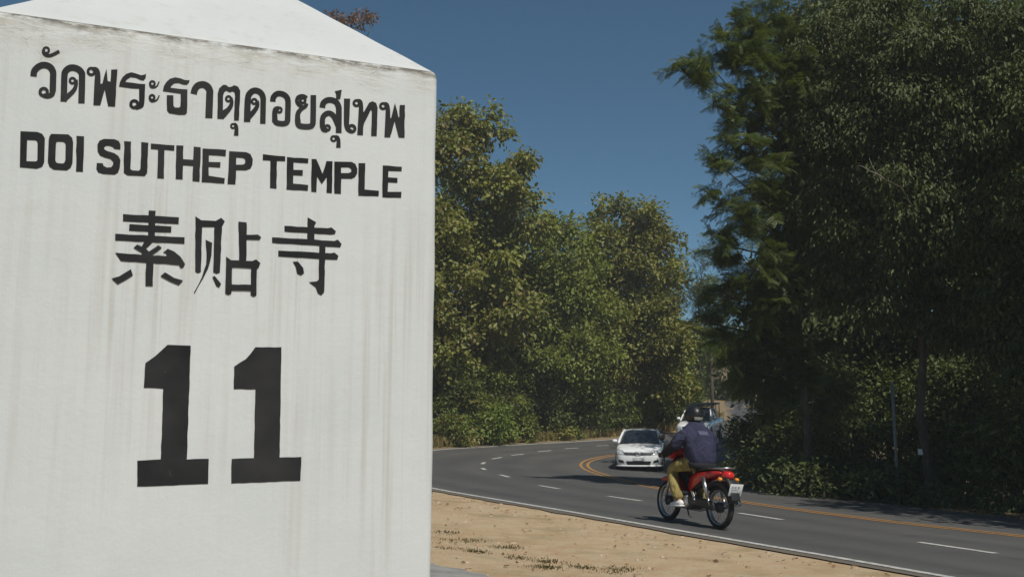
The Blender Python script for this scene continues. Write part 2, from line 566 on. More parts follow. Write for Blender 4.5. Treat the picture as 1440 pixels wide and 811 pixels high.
GLYPHS = [
('thai_vowel_mark',[('R',[[(-6630,18731),(-6632,18708),(-6641,18686),(-6655,18669),(-6674,18658),(-6694,18655),(-6713,18660),(-6730,18673),(-6741,18692),(-6746,18714),(-6744,18737),(-6735,18759),(-6721,18776),(-6702,18787),(-6682,18790),(-6662,18785),(-6646,18772),(-6635,18753)],[(-6663,18726),(-6664,18716),(-6668,18707),(-6674,18700),(-6682,18695),(-6690,18694),(-6699,18696),(-6706,18701),(-6710,18709),(-6712,18719),(-6712,18729),(-6708,18738),(-6702,18745),(-6694,18750),(-6685,18751),(-6677,18749),(-6670,18743),(-6665,18736)]]),('S',[[(-6752,18714),(-6751,18705),(-6751,18695),(-6750,18682),(-6747,18668),(-6741,18654),(-6733,18642),(-6724,18631),(-6713,18622),(-6701,18614),(-6687,18609),(-6673,18606),(-6659,18606),(-6644,18607),(-6630,18610),(-6615,18615),(-6600,18621),(-6586,18630),(-6572,18639),(-6559,18648),(-6546,18657),(-6533,18667),(-6519,18678),(-6506,18689),(-6493,18699),(-6480,18710)],[(-6704,18725),(-6703,18714),(-6702,18703),(-6701,18694),(-6700,18689),(-6699,18686),(-6696,18681),(-6691,18675),(-6685,18670),(-6679,18667),(-6673,18664),(-6666,18663),(-6658,18663),(-6648,18664),(-6638,18666),(-6628,18669),(-6618,18673),(-6608,18680),(-6596,18687),(-6583,18696),(-6571,18705),(-6559,18714),(-6546,18724),(-6533,18735),(-6520,18746),(-6507,18756)]])]),
('thai_letter',[('S',[[(-6799,18255),(-6798,18274),(-6798,18293),(-6798,18308),(-6797,18319),(-6795,18327),(-6791,18337),(-6784,18350),(-6775,18363),(-6765,18375),(-6756,18384),(-6745,18393),(-6733,18401),(-6721,18407),(-6709,18411),(-6699,18414),(-6688,18414),(-6676,18413),(-6663,18410),(-6651,18405),(-6643,18400),(-6636,18394),(-6629,18386),(-6622,18375),(-6615,18362),(-6611,18350),(-6608,18341),(-6607,18334),(-6607,18321),(-6606,18300),(-6605,18271),(-6603,18233),(-6602,18189),(-6600,18140),(-6598,18090),(-6596,18041)],[(-6894,18255),(-6893,18271),(-6893,18289),(-6893,18311),(-6890,18336),(-6883,18363),(-6873,18388),(-6860,18411),(-6846,18432),(-6829,18452),(-6812,18470),(-6793,18485),(-6773,18499),(-6752,18510),(-6729,18518),(-6705,18523),(-6681,18525),(-6657,18522),(-6634,18516),(-6611,18508),(-6589,18495),(-6570,18479),(-6554,18460),(-6541,18439),(-6530,18417),(-6521,18395),(-6515,18372),(-6512,18350),(-6511,18330),(-6510,18309),(-6509,18282),(-6508,18244),(-6506,18199),(-6504,18149),(-6502,18099),(-6501,18051)]]),('S',[[(-6589,18067),(-6591,18051),(-6592,18035),(-6592,18023),(-6593,18016),(-6593,18015),(-6594,18012),(-6599,18007),(-6606,18002),(-6615,17997),(-6623,17994),(-6629,17992),(-6638,17991),(-6650,17991),(-6664,17992),(-6677,17992)],[(-6505,18056),(-6507,18042),(-6509,18027),(-6512,18009),(-6517,17987),(-6528,17965),(-6543,17947),(-6559,17934),(-6576,17924),(-6592,17917),(-6609,17912),(-6626,17909),(-6643,17910),(-6658,17912),(-6671,17914),(-6683,17915)]]),('R',[[(-6603,18023),(-6606,17992),(-6618,17964),(-6637,17941),(-6661,17927),(-6688,17924),(-6714,17931),(-6736,17948),(-6751,17973),(-6757,18003),(-6754,18033),(-6743,18062),(-6723,18084),(-6699,18098),(-6672,18101),(-6646,18094),(-6625,18077),(-6609,18052)],[(-6649,18017),(-6650,18004),(-6655,17993),(-6663,17984),(-6673,17979),(-6683,17977),(-6694,17980),(-6702,17987),(-6708,17997),(-6711,18009),(-6710,18021),(-6705,18032),(-6697,18041),(-6688,18047),(-6677,18048),(-6667,18045),(-6658,18038),(-6652,18029)]])]),
('thai_letter',[('S',[[(-6329,17895),(-6330,17928),(-6330,17960),(-6331,17992),(-6332,18027),(-6334,18065),(-6335,18111),(-6338,18163),(-6340,18216),(-6342,18264),(-6343,18303),(-6343,18331),(-6343,18350),(-6343,18360),(-6343,18366),(-6341,18372),(-6337,18381),(-6333,18390),(-6327,18398),(-6320,18406),(-6313,18412),(-6307,18417),(-6300,18421),(-6293,18424),(-6284,18426),(-6276,18428),(-6265,18428),(-6252,18427),(-6239,18425),(-6227,18421),(-6217,18417),(-6208,18412),(-6200,18406),(-6192,18399),(-6186,18392),(-6180,18382),(-6174,18373),(-6176,18379),(-6178,18385),(-6177,18368),(-6175,18329),(-6172,18264),(-6168,18180),(-6165,18083),(-6162,17984),(-6158,17890)],[(-6425,17887),(-6426,17920),(-6427,17951),(-6428,17984),(-6429,18018),(-6430,18056),(-6432,18101),(-6434,18153),(-6436,18206),(-6438,18255),(-6439,18295),(-6440,18323),(-6440,18344),(-6440,18364),(-6437,18385),(-6431,18407),(-6422,18430),(-6411,18450),(-6398,18469),(-6384,18486),(-6369,18500),(-6352,18513),(-6335,18523),(-6316,18531),(-6297,18536),(-6278,18539),(-6257,18540),(-6236,18538),(-6215,18534),(-6195,18529),(-6175,18521),(-6157,18511),(-6140,18498),(-6124,18484),(-6110,18467),(-6099,18451),(-6094,18443),(-6086,18428),(-6081,18405),(-6079,18382),(-6077,18341),(-6074,18276),(-6070,18190),(-6067,18093),(-6064,17993),(-6061,17900)]]),('R',[[(-6208,18270),(-6211,18247),(-6219,18226),(-6234,18209),(-6252,18199),(-6272,18196),(-6292,18201),(-6308,18214),(-6319,18232),(-6324,18254),(-6322,18277),(-6313,18298),(-6298,18315),(-6280,18325),(-6260,18328),(-6241,18323),(-6224,18310),(-6213,18292)],[(-6245,18265),(-6246,18256),(-6249,18249),(-6254,18243),(-6261,18239),(-6268,18238),(-6275,18240),(-6281,18244),(-6285,18251),(-6287,18259),(-6286,18267),(-6283,18275),(-6278,18281),(-6271,18285),(-6264,18286),(-6257,18284),(-6251,18279),(-6247,18273)]]),('S',[[(-6236,18282),(-6235,18265),(-6234,18249),(-6234,18234),(-6234,18220),(-6236,18205),(-6239,18189),(-6242,18173),(-6247,18157),(-6252,18142),(-6259,18126),(-6269,18111),(-6282,18093),(-6296,18075),(-6312,18056),(-6327,18038),(-6342,18020),(-6358,18003),(-6375,17985),(-6392,17968),(-6408,17950)],[(-6188,18289),(-6186,18274),(-6184,18258),(-6182,18241),(-6180,18222),(-6181,18202),(-6183,18182),(-6185,18161),(-6189,18140),(-6196,18117),(-6205,18094),(-6217,18071),(-6230,18048),(-6245,18026),(-6261,18005),(-6276,17985),(-6291,17965),(-6307,17945),(-6323,17926),(-6339,17907),(-6354,17888)]])]),
('thai_letter',[('R',[[(-5920,18466),(-5923,18438),(-5934,18412),(-5953,18391),(-5975,18378),(-6000,18375),(-6024,18381),(-6044,18397),(-6058,18419),(-6064,18447),(-6061,18475),(-6050,18501),(-6032,18522),(-6009,18535),(-5985,18538),(-5960,18532),(-5940,18516),(-5926,18494)],[(-5963,18461),(-5964,18449),(-5969,18438),(-5976,18430),(-5986,18425),(-5996,18423),(-6005,18426),(-6014,18432),(-6019,18441),(-6022,18452),(-6021,18464),(-6016,18475),(-6009,18483),(-5999,18488),(-5989,18490),(-5979,18487),(-5971,18481),(-5966,18472)]]),('S',[[(-5985,18473),(-5972,18472),(-5959,18472),(-5949,18472),(-5944,18470),(-5943,18468),(-5942,18465),(-5941,18461),(-5939,18455),(-5938,18446),(-5936,18431),(-5934,18413),(-5934,18395),(-5934,18370),(-5935,18335),(-5935,18287),(-5934,18223),(-5933,18145),(-5932,18058),(-5930,17970),(-5929,17886)],[(-5984,18533),(-5973,18536),(-5961,18539),(-5946,18542),(-5928,18542),(-5910,18536),(-5894,18526),(-5882,18513),(-5871,18496),(-5863,18477),(-5857,18454),(-5852,18431),(-5849,18407),(-5846,18379),(-5844,18344),(-5841,18297),(-5837,18232),(-5834,18154),(-5830,18068),(-5826,17980),(-5823,17896)]]),('P',[[(-5856,18251),(-5810,18272),(-5764,18537),(-5732,18328),(-5691,18318),(-5689,18532),(-5594,18546),(-5594,17905),(-5701,17895),(-5771,18178),(-5820,17900),(-5842,18010)]])]),
('thai_letter',[('P',[[(-5555,18254),(-5543,18335),(-5507,18424),(-5449,18493),(-5375,18527),(-5291,18515),(-5221,18498),(-5167,18517),(-5143,18536),(-5143,18466),(-5175,18415),(-5217,18410),(-5302,18444),(-5384,18441),(-5437,18395),(-5462,18346),(-5147,18350),(-5145,18254)]]),('S',[[(-5241,18292),(-5238,18235),(-5235,18175),(-5232,18117),(-5230,18067),(-5229,18028),(-5229,18004),(-5229,17994),(-5227,17998),(-5225,18001),(-5229,17995),(-5235,17989),(-5245,17982),(-5260,17975),(-5277,17967),(-5293,17958)],[(-5148,18303),(-5146,18246),(-5145,18186),(-5143,18127),(-5143,18074),(-5144,18031),(-5146,18002),(-5149,17980),(-5157,17958),(-5169,17942),(-5181,17931),(-5198,17918),(-5218,17908),(-5237,17900),(-5254,17894),(-5270,17888)]]),('R',[[(-5223,17991),(-5226,17961),(-5239,17933),(-5258,17911),(-5283,17898),(-5310,17895),(-5336,17902),(-5358,17918),(-5373,17943),(-5379,17972),(-5376,18002),(-5364,18029),(-5344,18051),(-5319,18065),(-5292,18068),(-5266,18061),(-5244,18045),(-5229,18020)],[(-5270,17985),(-5271,17973),(-5276,17962),(-5284,17953),(-5294,17948),(-5305,17946),(-5315,17949),(-5324,17956),(-5330,17966),(-5333,17977),(-5331,17990),(-5326,18001),(-5318,18010),(-5308,18015),(-5297,18016),(-5287,18014),(-5278,18007),(-5272,17997)]])]),
('thai_vowel',[('R',[[(-4981,18383),(-4983,18362),(-4992,18342),(-5006,18327),(-5023,18317),(-5042,18314),(-5060,18319),(-5076,18331),(-5086,18348),(-5090,18368),(-5088,18389),(-5079,18409),(-5066,18424),(-5048,18434),(-5029,18436),(-5011,18432),(-4995,18420),(-4985,18403)],[(-5015,18378),(-5016,18370),(-5019,18363),(-5025,18357),(-5031,18354),(-5038,18353),(-5045,18355),(-5050,18359),(-5054,18365),(-5056,18373),(-5055,18380),(-5052,18388),(-5047,18393),(-5040,18397),(-5033,18398),(-5026,18396),(-5021,18392),(-5017,18386)]]),('S',[[(-5091,18355),(-5087,18346),(-5083,18335),(-5079,18322),(-5072,18310),(-5062,18299),(-5050,18293),(-5037,18291),(-5024,18291),(-5012,18293),(-5000,18297),(-4988,18302),(-4977,18310),(-4966,18319),(-4956,18330),(-4947,18342),(-4940,18357),(-4935,18374),(-4930,18391),(-4926,18408),(-4922,18424)],[(-5054,18373),(-5051,18362),(-5048,18350),(-5046,18340),(-5044,18333),(-5042,18330),(-5038,18327),(-5032,18325),(-5023,18324),(-5015,18325),(-5006,18326),(-4998,18329),(-4989,18334),(-4980,18340),(-4972,18347),(-4965,18355),(-4959,18366),(-4954,18380),(-4949,18396),(-4944,18413),(-4938,18429)]]),('R',[[(-4973,18141),(-4975,18120),(-4984,18101),(-4998,18085),(-5015,18076),(-5034,18074),(-5052,18078),(-5068,18090),(-5078,18107),(-5082,18127),(-5080,18148),(-5072,18168),(-5058,18183),(-5040,18193),(-5021,18195),(-5003,18190),(-4988,18179),(-4977,18162)],[(-5008,18137),(-5008,18129),(-5012,18122),(-5017,18116),(-5023,18113),(-5030,18112),(-5037,18114),(-5042,18118),(-5046,18124),(-5048,18132),(-5047,18139),(-5044,18147),(-5039,18152),(-5032,18156),(-5025,18157),(-5019,18155),(-5013,18150),(-5009,18144)]]),('S',[[(-5083,18116),(-5079,18106),(-5075,18095),(-5071,18082),(-5065,18069),(-5055,18058),(-5042,18053),(-5029,18050),(-5016,18051),(-5004,18053),(-4992,18058),(-4980,18063),(-4968,18070),(-4956,18079),(-4945,18090),(-4935,18102),(-4928,18118),(-4922,18134),(-4917,18151),(-4913,18168),(-4908,18185)],[(-5047,18133),(-5043,18122),(-5041,18109),(-5038,18099),(-5036,18092),(-5034,18089),(-5031,18087),(-5025,18085),(-5017,18084),(-5008,18085),(-4999,18087),(-4990,18090),(-4980,18095),(-4970,18101),(-4961,18108),(-4953,18116),(-4946,18127),(-4940,18141),(-4935,18157),(-4929,18174),(-4924,18190)]])]),
('thai_letter',[('P',[[(-4863,18268),(-4851,18358),(-4812,18433),(-4759,18495),(-4675,18534),(-4590,18529),(-4525,18511),(-4474,18510),(-4439,18518),(-4451,18466),(-4485,18430),(-4542,18426),(-4614,18444),(-4685,18427),(-4732,18374),(-4744,18341),(-4467,18347),(-4470,18260)]]),('P',[[(-4794,18203),(-4692,18216),(-4680,18032),(-4658,18003),(-4587,18012),(-4570,18038),(-4575,18270),(-4468,18308),(-4456,17935),(-4489,17897),(-4588,17885),(-4744,17892),(-4779,17934)]])]),
('thai_vowel',[('S',[[(-4312,18275),(-4308,18294),(-4306,18313),(-4303,18329),(-4300,18341),(-4297,18351),(-4292,18361),(-4286,18371),(-4280,18380),(-4274,18387),(-4269,18392),(-4262,18396),(-4252,18401),(-4242,18405),(-4231,18407),(-4223,18408),(-4215,18407),(-4206,18405),(-4197,18402),(-4189,18398),(-4184,18394),(-4178,18388),(-4172,18380),(-4167,18370),(-4162,18359),(-4158,18348),(-4157,18342),(-4157,18344),(-4158,18335),(-4159,18312),(-4159,18272),(-4158,18212),(-4158,18136),(-4157,18051),(-4157,17963),(-4156,17881)],[(-4416,18289),(-4413,18306),(-4411,18324),(-4408,18344),(-4403,18367),(-4395,18390),(-4386,18411),(-4375,18431),(-4363,18451),(-4347,18470),(-4329,18487),(-4308,18501),(-4287,18513),(-4264,18521),(-4242,18527),(-4218,18530),(-4195,18529),(-4172,18525),(-4151,18518),(-4130,18508),(-4110,18494),(-4093,18478),(-4078,18459),(-4066,18438),(-4056,18416),(-4048,18394),(-4043,18375),(-4041,18355),(-4042,18339),(-4042,18319),(-4042,18282),(-4041,18223),(-4040,18147),(-4040,18061),(-4039,17973),(-4038,17890)]])]),
('thai_letter',[('P',[[(-3958,17891),(-3969,18338),(-3951,18435),(-3888,18507),(-3837,18510),(-3791,18480),(-3755,18485),(-3697,18524),(-3637,18508),(-3597,18442),(-3593,18323),(-3596,17903),(-3677,17893),(-3678,18328),(-3692,18398),(-3730,18413),(-3751,18390),(-3788,18393),(-3826,18412),(-3861,18383),(-3878,18318),(-3870,18051),(-3813,18097),(-3775,18078),(-3801,17996),(-3849,17899)]]),('R',[[(-3726,18277),(-3729,18255),(-3738,18234),(-3754,18218),(-3773,18208),(-3794,18205),(-3814,18210),(-3830,18222),(-3841,18240),(-3846,18262),(-3843,18285),(-3834,18305),(-3818,18322),(-3799,18332),(-3778,18335),(-3758,18330),(-3742,18317),(-3730,18299)],[(-3764,18273),(-3765,18264),(-3769,18257),(-3774,18251),(-3781,18247),(-3789,18246),(-3796,18248),(-3802,18252),(-3806,18259),(-3808,18267),(-3807,18275),(-3803,18283),(-3798,18289),(-3791,18293),(-3783,18293),(-3776,18292),(-3770,18287),(-3766,18280)]]),('S',[[(-3764,18289),(-3762,18271),(-3760,18254),(-3758,18238),(-3757,18224),(-3759,18210),(-3762,18195),(-3766,18180),(-3771,18166),(-3779,18150),(-3790,18131),(-3806,18107),(-3827,18079),(-3851,18048),(-3877,18016),(-3901,17985)],[(-3721,18303),(-3716,18287),(-3711,18271),(-3705,18253),(-3701,18233),(-3699,18211),(-3700,18190),(-3701,18169),(-3706,18146),(-3714,18121),(-3726,18093),(-3743,18062),(-3763,18029),(-3786,17995),(-3809,17961),(-3831,17929)]])]),
('thai_vowel_mark',[('R',[[(-3638,17799),(-3640,17779),(-3648,17762),(-3661,17748),(-3678,17740),(-3696,17738),(-3713,17742),(-3727,17753),(-3736,17768),(-3740,17787),(-3738,17806),(-3730,17823),(-3716,17837),(-3700,17845),(-3682,17848),(-3665,17843),(-3651,17832),(-3641,17817)],[(-3670,17795),(-3671,17788),(-3674,17781),(-3679,17776),(-3685,17773),(-3691,17772),(-3698,17774),(-3703,17778),(-3707,17784),(-3708,17790),(-3707,17797),(-3704,17804),(-3699,17809),(-3693,17812),(-3686,17813),(-3680,17811),(-3675,17807),(-3671,17802)]]),('S',[[(-3687,17820),(-3680,17814),(-3672,17809),(-3667,17805),(-3665,17802),(-3665,17799),(-3664,17793),(-3663,17785),(-3663,17775),(-3663,17761),(-3663,17745),(-3664,17726),(-3665,17703),(-3667,17677),(-3669,17651),(-3670,17626)],[(-3668,17856),(-3660,17854),(-3652,17852),(-3642,17848),(-3631,17840),(-3621,17829),(-3613,17816),(-3608,17802),(-3605,17787),(-3602,17771),(-3599,17753),(-3597,17731),(-3596,17706),(-3596,17680),(-3595,17655),(-3594,17630)]])]),
('thai_letter',[('S',[[(-3403,17898),(-3404,17940),(-3405,17981),(-3406,18023),(-3406,18065),(-3407,18106),(-3407,18150),(-3408,18195),(-3408,18238),(-3408,18278),(-3407,18309),(-3405,18332),(-3404,18347),(-3402,18355),(-3400,18362),(-3396,18370),(-3391,18380),(-3385,18390),(-3377,18399),(-3370,18407),(-3363,18413),(-3357,18417),(-3351,18420),(-3344,18422),(-3336,18424),(-3329,18424),(-3319,18423),(-3309,18421),(-3298,18417),(-3289,18413),(-3282,18408),(-3275,18401),(-3268,18392),(-3261,18382),(-3256,18370),(-3251,18355),(-3248,18342),(-3246,18329),(-3245,18310),(-3245,18282),(-3244,18241),(-3242,18184),(-3241,18116),(-3239,18040),(-3238,17962),(-3236,17888)],[(-3512,17887),(-3513,17929),(-3513,17971),(-3514,18013),(-3515,18055),(-3515,18096),(-3515,18140),(-3515,18185),(-3515,18230),(-3514,18272),(-3513,18307),(-3510,18335),(-3507,18357),(-3503,18378),(-3496,18398),(-3488,18417),(-3477,18436),(-3463,18456),(-3448,18473),(-3432,18489),(-3415,18503),(-3396,18514),(-3377,18523),(-3357,18529),(-3336,18532),(-3316,18532),(-3296,18530),(-3275,18525),(-3255,18517),(-3235,18507),(-3216,18493),(-3200,18477),(-3186,18459),(-3174,18438),(-3164,18415),(-3157,18391),(-3152,18367),(-3150,18344),(-3149,18321),(-3149,18292),(-3149,18251),(-3148,18195),(-3146,18125),(-3145,18049),(-3144,17971),(-3143,17897)]]),('R',[[(-3291,18285),(-3294,18263),(-3304,18242),(-3319,18226),(-3338,18216),(-3359,18214),(-3379,18219),(-3395,18231),(-3406,18249),(-3411,18270),(-3408,18292),(-3398,18313),(-3383,18329),(-3364,18339),(-3343,18341),(-3323,18336),(-3307,18324),(-3296,18306)],[(-3330,18280),(-3331,18272),(-3334,18265),(-3340,18260),(-3346,18256),(-3354,18255),(-3361,18257),(-3366,18261),(-3370,18267),(-3372,18275),(-3371,18283),(-3367,18290),(-3362,18295),(-3355,18299),(-3348,18300),(-3341,18298),(-3335,18294),(-3332,18288)]]),('S',[[(-3326,18290),(-3324,18273),(-3322,18257),(-3320,18244),(-3321,18233),(-3323,18221),(-3328,18208),(-3334,18194),(-3342,18179),(-3353,18160),(-3367,18138),(-3387,18110),(-3411,18077),(-3439,18042),(-3467,18005),(-3494,17970)],[(-3275,18304),(-3272,18289),(-3267,18275),(-3262,18258),(-3259,18237),(-3260,18214),(-3264,18192),(-3270,18171),(-3278,18148),(-3290,18124),(-3305,18096),(-3324,18063),(-3348,18027),(-3374,17990),(-3400,17952),(-3425,17915)]])]),
('thai_letter',[('S',[[(-2984,18316),(-2983,18333),(-2983,18350),(-2982,18362),(-2981,18371),(-2980,18376),(-2976,18384),(-2969,18395),(-2961,18405),(-2953,18413),(-2947,18418),(-2941,18421),(-2933,18423),(-2924,18425),(-2913,18426),(-2902,18426),(-2891,18424),(-2878,18421),(-2867,18417),(-2857,18412),(-2848,18406),(-2840,18399),(-2833,18392),(-2828,18384),(-2823,18374),(-2819,18358),(-2816,18333),(-2815,18301),(-2814,18263),(-2814,18222),(-2814,18182),(-2814,18143),(-2813,18103),(-2813,18063),(-2814,18022),(-2814,17982)],[(-3080,18313),(-3080,18328),(-3080,18343),(-3079,18362),(-3076,18385),(-3069,18410),(-3058,18432),(-3045,18452),(-3030,18471),(-3013,18489),(-2993,18505),(-2971,18516),(-2949,18524),(-2928,18528),(-2907,18530),(-2886,18529),(-2866,18527),(-2845,18522),(-2824,18514),(-2803,18504),(-2785,18491),(-2770,18478),(-2755,18462),(-2742,18441),(-2731,18416),(-2723,18386),(-2718,18351),(-2717,18313),(-2716,18272),(-2716,18231),(-2716,18192),(-2716,18152),(-2716,18112),(-2716,18071),(-2716,18030),(-2716,17990)]]),('S',[[(-2807,18022),(-2811,18010),(-2814,17998),(-2815,17992),(-2815,17993),(-2813,17995),(-2814,17994),(-2821,17991),(-2829,17987),(-2839,17984),(-2851,17982),(-2866,17981),(-2885,17980),(-2904,17981),(-2921,17983),(-2931,17984),(-2931,17985),(-2931,17985),(-2933,17988),(-2939,17998),(-2946,18009)],[(-2717,17998),(-2720,17990),(-2722,17980),(-2727,17964),(-2736,17944),(-2752,17924),(-2770,17910),(-2787,17901),(-2806,17893),(-2826,17887),(-2846,17883),(-2869,17881),(-2893,17881),(-2918,17882),(-2942,17884),(-2965,17889),(-2987,17900),(-3003,17915),(-3012,17929),(-3017,17937),(-3022,17943)]]),('S',[[(-2935,17959),(-2938,17996),(-2942,18035),(-2945,18072),(-2948,18104),(-2949,18130),(-2949,18147),(-2949,18155),(-2950,18157),(-2951,18157),(-2951,18158),(-2950,18161),(-2945,18164),(-2935,18168),(-2922,18174),(-2910,18180)],[(-3032,17945),(-3033,17982),(-3034,18020),(-3036,18059),(-3036,18094),(-3036,18124),(-3034,18147),(-3030,18166),(-3024,18185),(-3014,18201),(-3002,18215),(-2985,18228),(-2967,18235),(-2952,18240),(-2940,18243),(-2928,18246)]]),('R',[[(-2855,18182),(-2858,18160),(-2867,18140),(-2883,18124),(-2902,18114),(-2923,18112),(-2943,18117),(-2959,18129),(-2970,18147),(-2975,18168),(-2972,18190),(-2962,18210),(-2947,18226),(-2927,18236),(-2906,18239),(-2887,18234),(-2870,18221),(-2859,18204)],[(-2893,18178),(-2894,18170),(-2897,18162),(-2903,18156),(-2910,18153),(-2918,18152),(-2925,18154),(-2931,18158),(-2935,18165),(-2937,18172),(-2936,18180),(-2932,18188),(-2926,18194),(-2919,18197),(-2912,18198),(-2904,18197),(-2898,18192),(-2894,18186)]])]),
('thai_letter',[('S',[[(-2422,18487),(-2435,18493),(-2448,18501),(-2463,18509),(-2482,18516),(-2504,18520),(-2525,18518),(-2547,18514),(-2568,18507),(-2588,18496),(-2606,18483),(-2622,18465),(-2633,18446),(-2641,18426),(-2646,18405),(-2648,18383),(-2644,18361),(-2638,18342),(-2628,18323),(-2617,18306),(-2604,18291),(-2588,18279),(-2572,18269),(-2555,18262),(-2540,18256),(-2526,18250)],[(-2460,18416),(-2474,18424),(-2487,18432),(-2498,18439),(-2507,18443),(-2514,18444),(-2523,18444),(-2535,18441),(-2548,18438),(-2558,18433),(-2565,18429),(-2569,18424),(-2574,18417),(-2578,18408),(-2580,18399),(-2581,18392),(-2580,18384),(-2577,18373),(-2572,18362),(-2565,18351),(-2558,18342),(-2551,18336),(-2540,18330),(-2527,18324),(-2512,18317),(-2497,18310)]]),('R',[[(-2443,18409),(-2446,18385),(-2457,18362),(-2474,18344),(-2496,18333),(-2519,18330),(-2541,18336),(-2559,18349),(-2571,18369),(-2576,18392),(-2572,18416),(-2562,18439),(-2544,18457),(-2523,18468),(-2500,18471),(-2478,18465),(-2459,18452),(-2447,18432)],[(-2489,18403),(-2490,18396),(-2493,18389),(-2499,18384),(-2505,18380),(-2512,18379),(-2519,18381),(-2524,18385),(-2528,18391),(-2529,18398),(-2528,18405),(-2525,18412),(-2520,18417),(-2513,18421),(-2506,18422),(-2500,18420),(-2494,18416),(-2491,18410)]]),('S',[[(-2458,18366),(-2464,18354),(-2470,18344),(-2474,18335),(-2479,18329),(-2486,18322),(-2496,18313),(-2511,18302),(-2530,18289),(-2550,18274),(-2568,18256),(-2583,18239),(-2597,18221),(-2610,18200),(-2621,18177),(-2630,18150),(-2635,18121),(-2637,18092),(-2637,18063),(-2637,18036),(-2638,18010)],[(-2408,18344),(-2412,18333),(-2415,18323),(-2420,18309),(-2428,18294),(-2440,18276),(-2456,18260),(-2473,18245),(-2490,18231),(-2504,18218),(-2514,18205),(-2524,18192),(-2532,18178),(-2538,18165),(-2543,18152),(-2546,18138),(-2548,18121),(-2547,18099),(-2546,18074),(-2544,18046),(-2543,18019)]]),('S',[[(-2639,18036),(-2636,18016),(-2634,17995),(-2631,17971),(-2626,17945),(-2615,17919),(-2598,17899),(-2578,17885),(-2557,17877),(-2537,17874),(-2516,17872),(-2490,17872),(-2460,17873),(-2428,17876),(-2397,17880),(-2369,17886),(-2346,17895),(-2324,17907),(-2305,17923),(-2290,17943),(-2281,17961),(-2275,17976),(-2269,17996),(-2267,18016),(-2267,18042),(-2267,18084),(-2268,18151),(-2269,18238),(-2271,18335),(-2274,18435),(-2275,18530)],[(-2541,18058),(-2538,18036),(-2536,18014),(-2534,17995),(-2532,17983),(-2530,17979),(-2530,17979),(-2530,17979),(-2528,17978),(-2518,17977),(-2504,17976),(-2484,17975),(-2458,17976),(-2430,17979),(-2406,17982),(-2388,17986),(-2379,17990),(-2374,17992),(-2374,17992),(-2373,17994),(-2370,18001),(-2367,18008),(-2367,18005),(-2367,18010),(-2367,18033),(-2367,18075),(-2368,18141),(-2369,18226),(-2371,18323),(-2374,18423),(-2375,18518)]])]),
('thai_letter',[('S',[[(-2106,18311),(-2104,18328),(-2104,18345),(-2103,18357),(-2102,18365),(-2100,18369),(-2097,18375),(-2091,18384),(-2083,18392),(-2075,18400),(-2068,18405),(-2060,18410),(-2050,18414),(-2040,18417),(-2029,18419),(-2017,18420),(-2003,18419),(-1987,18418),(-1973,18415),(-1961,18411),(-1953,18407),(-1946,18401),(-1938,18390),(-1930,18377),(-1923,18363),(-1917,18347),(-1914,18335),(-1913,18331),(-1912,18320),(-1912,18297),(-1911,18257),(-1909,18198),(-1908,18123),(-1907,18039),(-1905,17953),(-1904,17872)],[(-2209,18312),(-2208,18326),(-2207,18341),(-2206,18360),(-2202,18383),(-2194,18407),(-2182,18429),(-2168,18448),(-2153,18466),(-2135,18482),(-2116,18496),(-2096,18508),(-2076,18517),(-2054,18523),(-2032,18527),(-2010,18529),(-1987,18528),(-1964,18526),(-1939,18521),(-1913,18513),(-1888,18499),(-1868,18481),(-1851,18460),(-1837,18437),(-1826,18414),(-1818,18392),(-1812,18372),(-1808,18353),(-1807,18334),(-1807,18309),(-1806,18270),(-1804,18210),(-1803,18135),(-1802,18051),(-1801,17964),(-1799,17883)]]),('P',[[(-1945,18648),(-1815,18690),(-1839,18513),(-1912,18503),(-1916,18594)]]),('S',[[(-1824,18040),(-1836,18066),(-1848,18092),(-1859,18119),(-1871,18145),(-1883,18168),(-1895,18187),(-1906,18203),(-1917,18219),(-1930,18232),(-1944,18244),(-1960,18254),(-1977,18263),(-1996,18270),(-2017,18274),(-2040,18274),(-2062,18269),(-2084,18261),(-2104,18250),(-2124,18236),(-2142,18220),(-2156,18203),(-2169,18184),(-2181,18162),(-2189,18137),(-2195,18109),(-2198,18077),(-2198,18044),(-2197,18010),(-2195,17977),(-2195,17945)],[(-1911,17992),(-1923,18018),(-1935,18045),(-1946,18071),(-1957,18094),(-1967,18113),(-1976,18128),(-1984,18140),(-1991,18150),(-1997,18156),(-2004,18162),(-2013,18168),(-2021,18172),(-2028,18175),(-2033,18176),(-2037,18176),(-2044,18175),(-2053,18171),(-2062,18166),(-2071,18160),(-2078,18153),(-2085,18146),(-2090,18138),(-2095,18129),(-2099,18117),(-2102,18102),(-2104,18081),(-2104,18054),(-2103,18022),(-2101,17989),(-2101,17956)]]),('S',[[(-2188,17972),(-2186,17958),(-2184,17942),(-2181,17923),(-2173,17902),(-2157,17880),(-2134,17867),(-2112,17863),(-2092,17863),(-2076,17863),(-2062,17862)],[(-2112,17994),(-2108,17978),(-2106,17961),(-2104,17949),(-2103,17943),(-2104,17944),(-2105,17945),(-2099,17945),(-2085,17944),(-2068,17945),(-2051,17944)]]),('R',[[(-1993,17956),(-1997,17932),(-2008,17910),(-2025,17893),(-2046,17882),(-2069,17880),(-2091,17885),(-2109,17898),(-2121,17918),(-2125,17940),(-2122,17964),(-2111,17986),(-2094,18003),(-2073,18014),(-2050,18017),(-2028,18011),(-2010,17998),(-1998,17979)],[(-2037,17951),(-2038,17943),(-2042,17935),(-2048,17930),(-2055,17926),(-2063,17925),(-2070,17927),(-2076,17932),(-2080,17938),(-2081,17946),(-2080,17953),(-2077,17961),(-2071,17967),(-2064,17970),(-2056,17971),(-2049,17969),(-2043,17965),(-2039,17958)]])]),
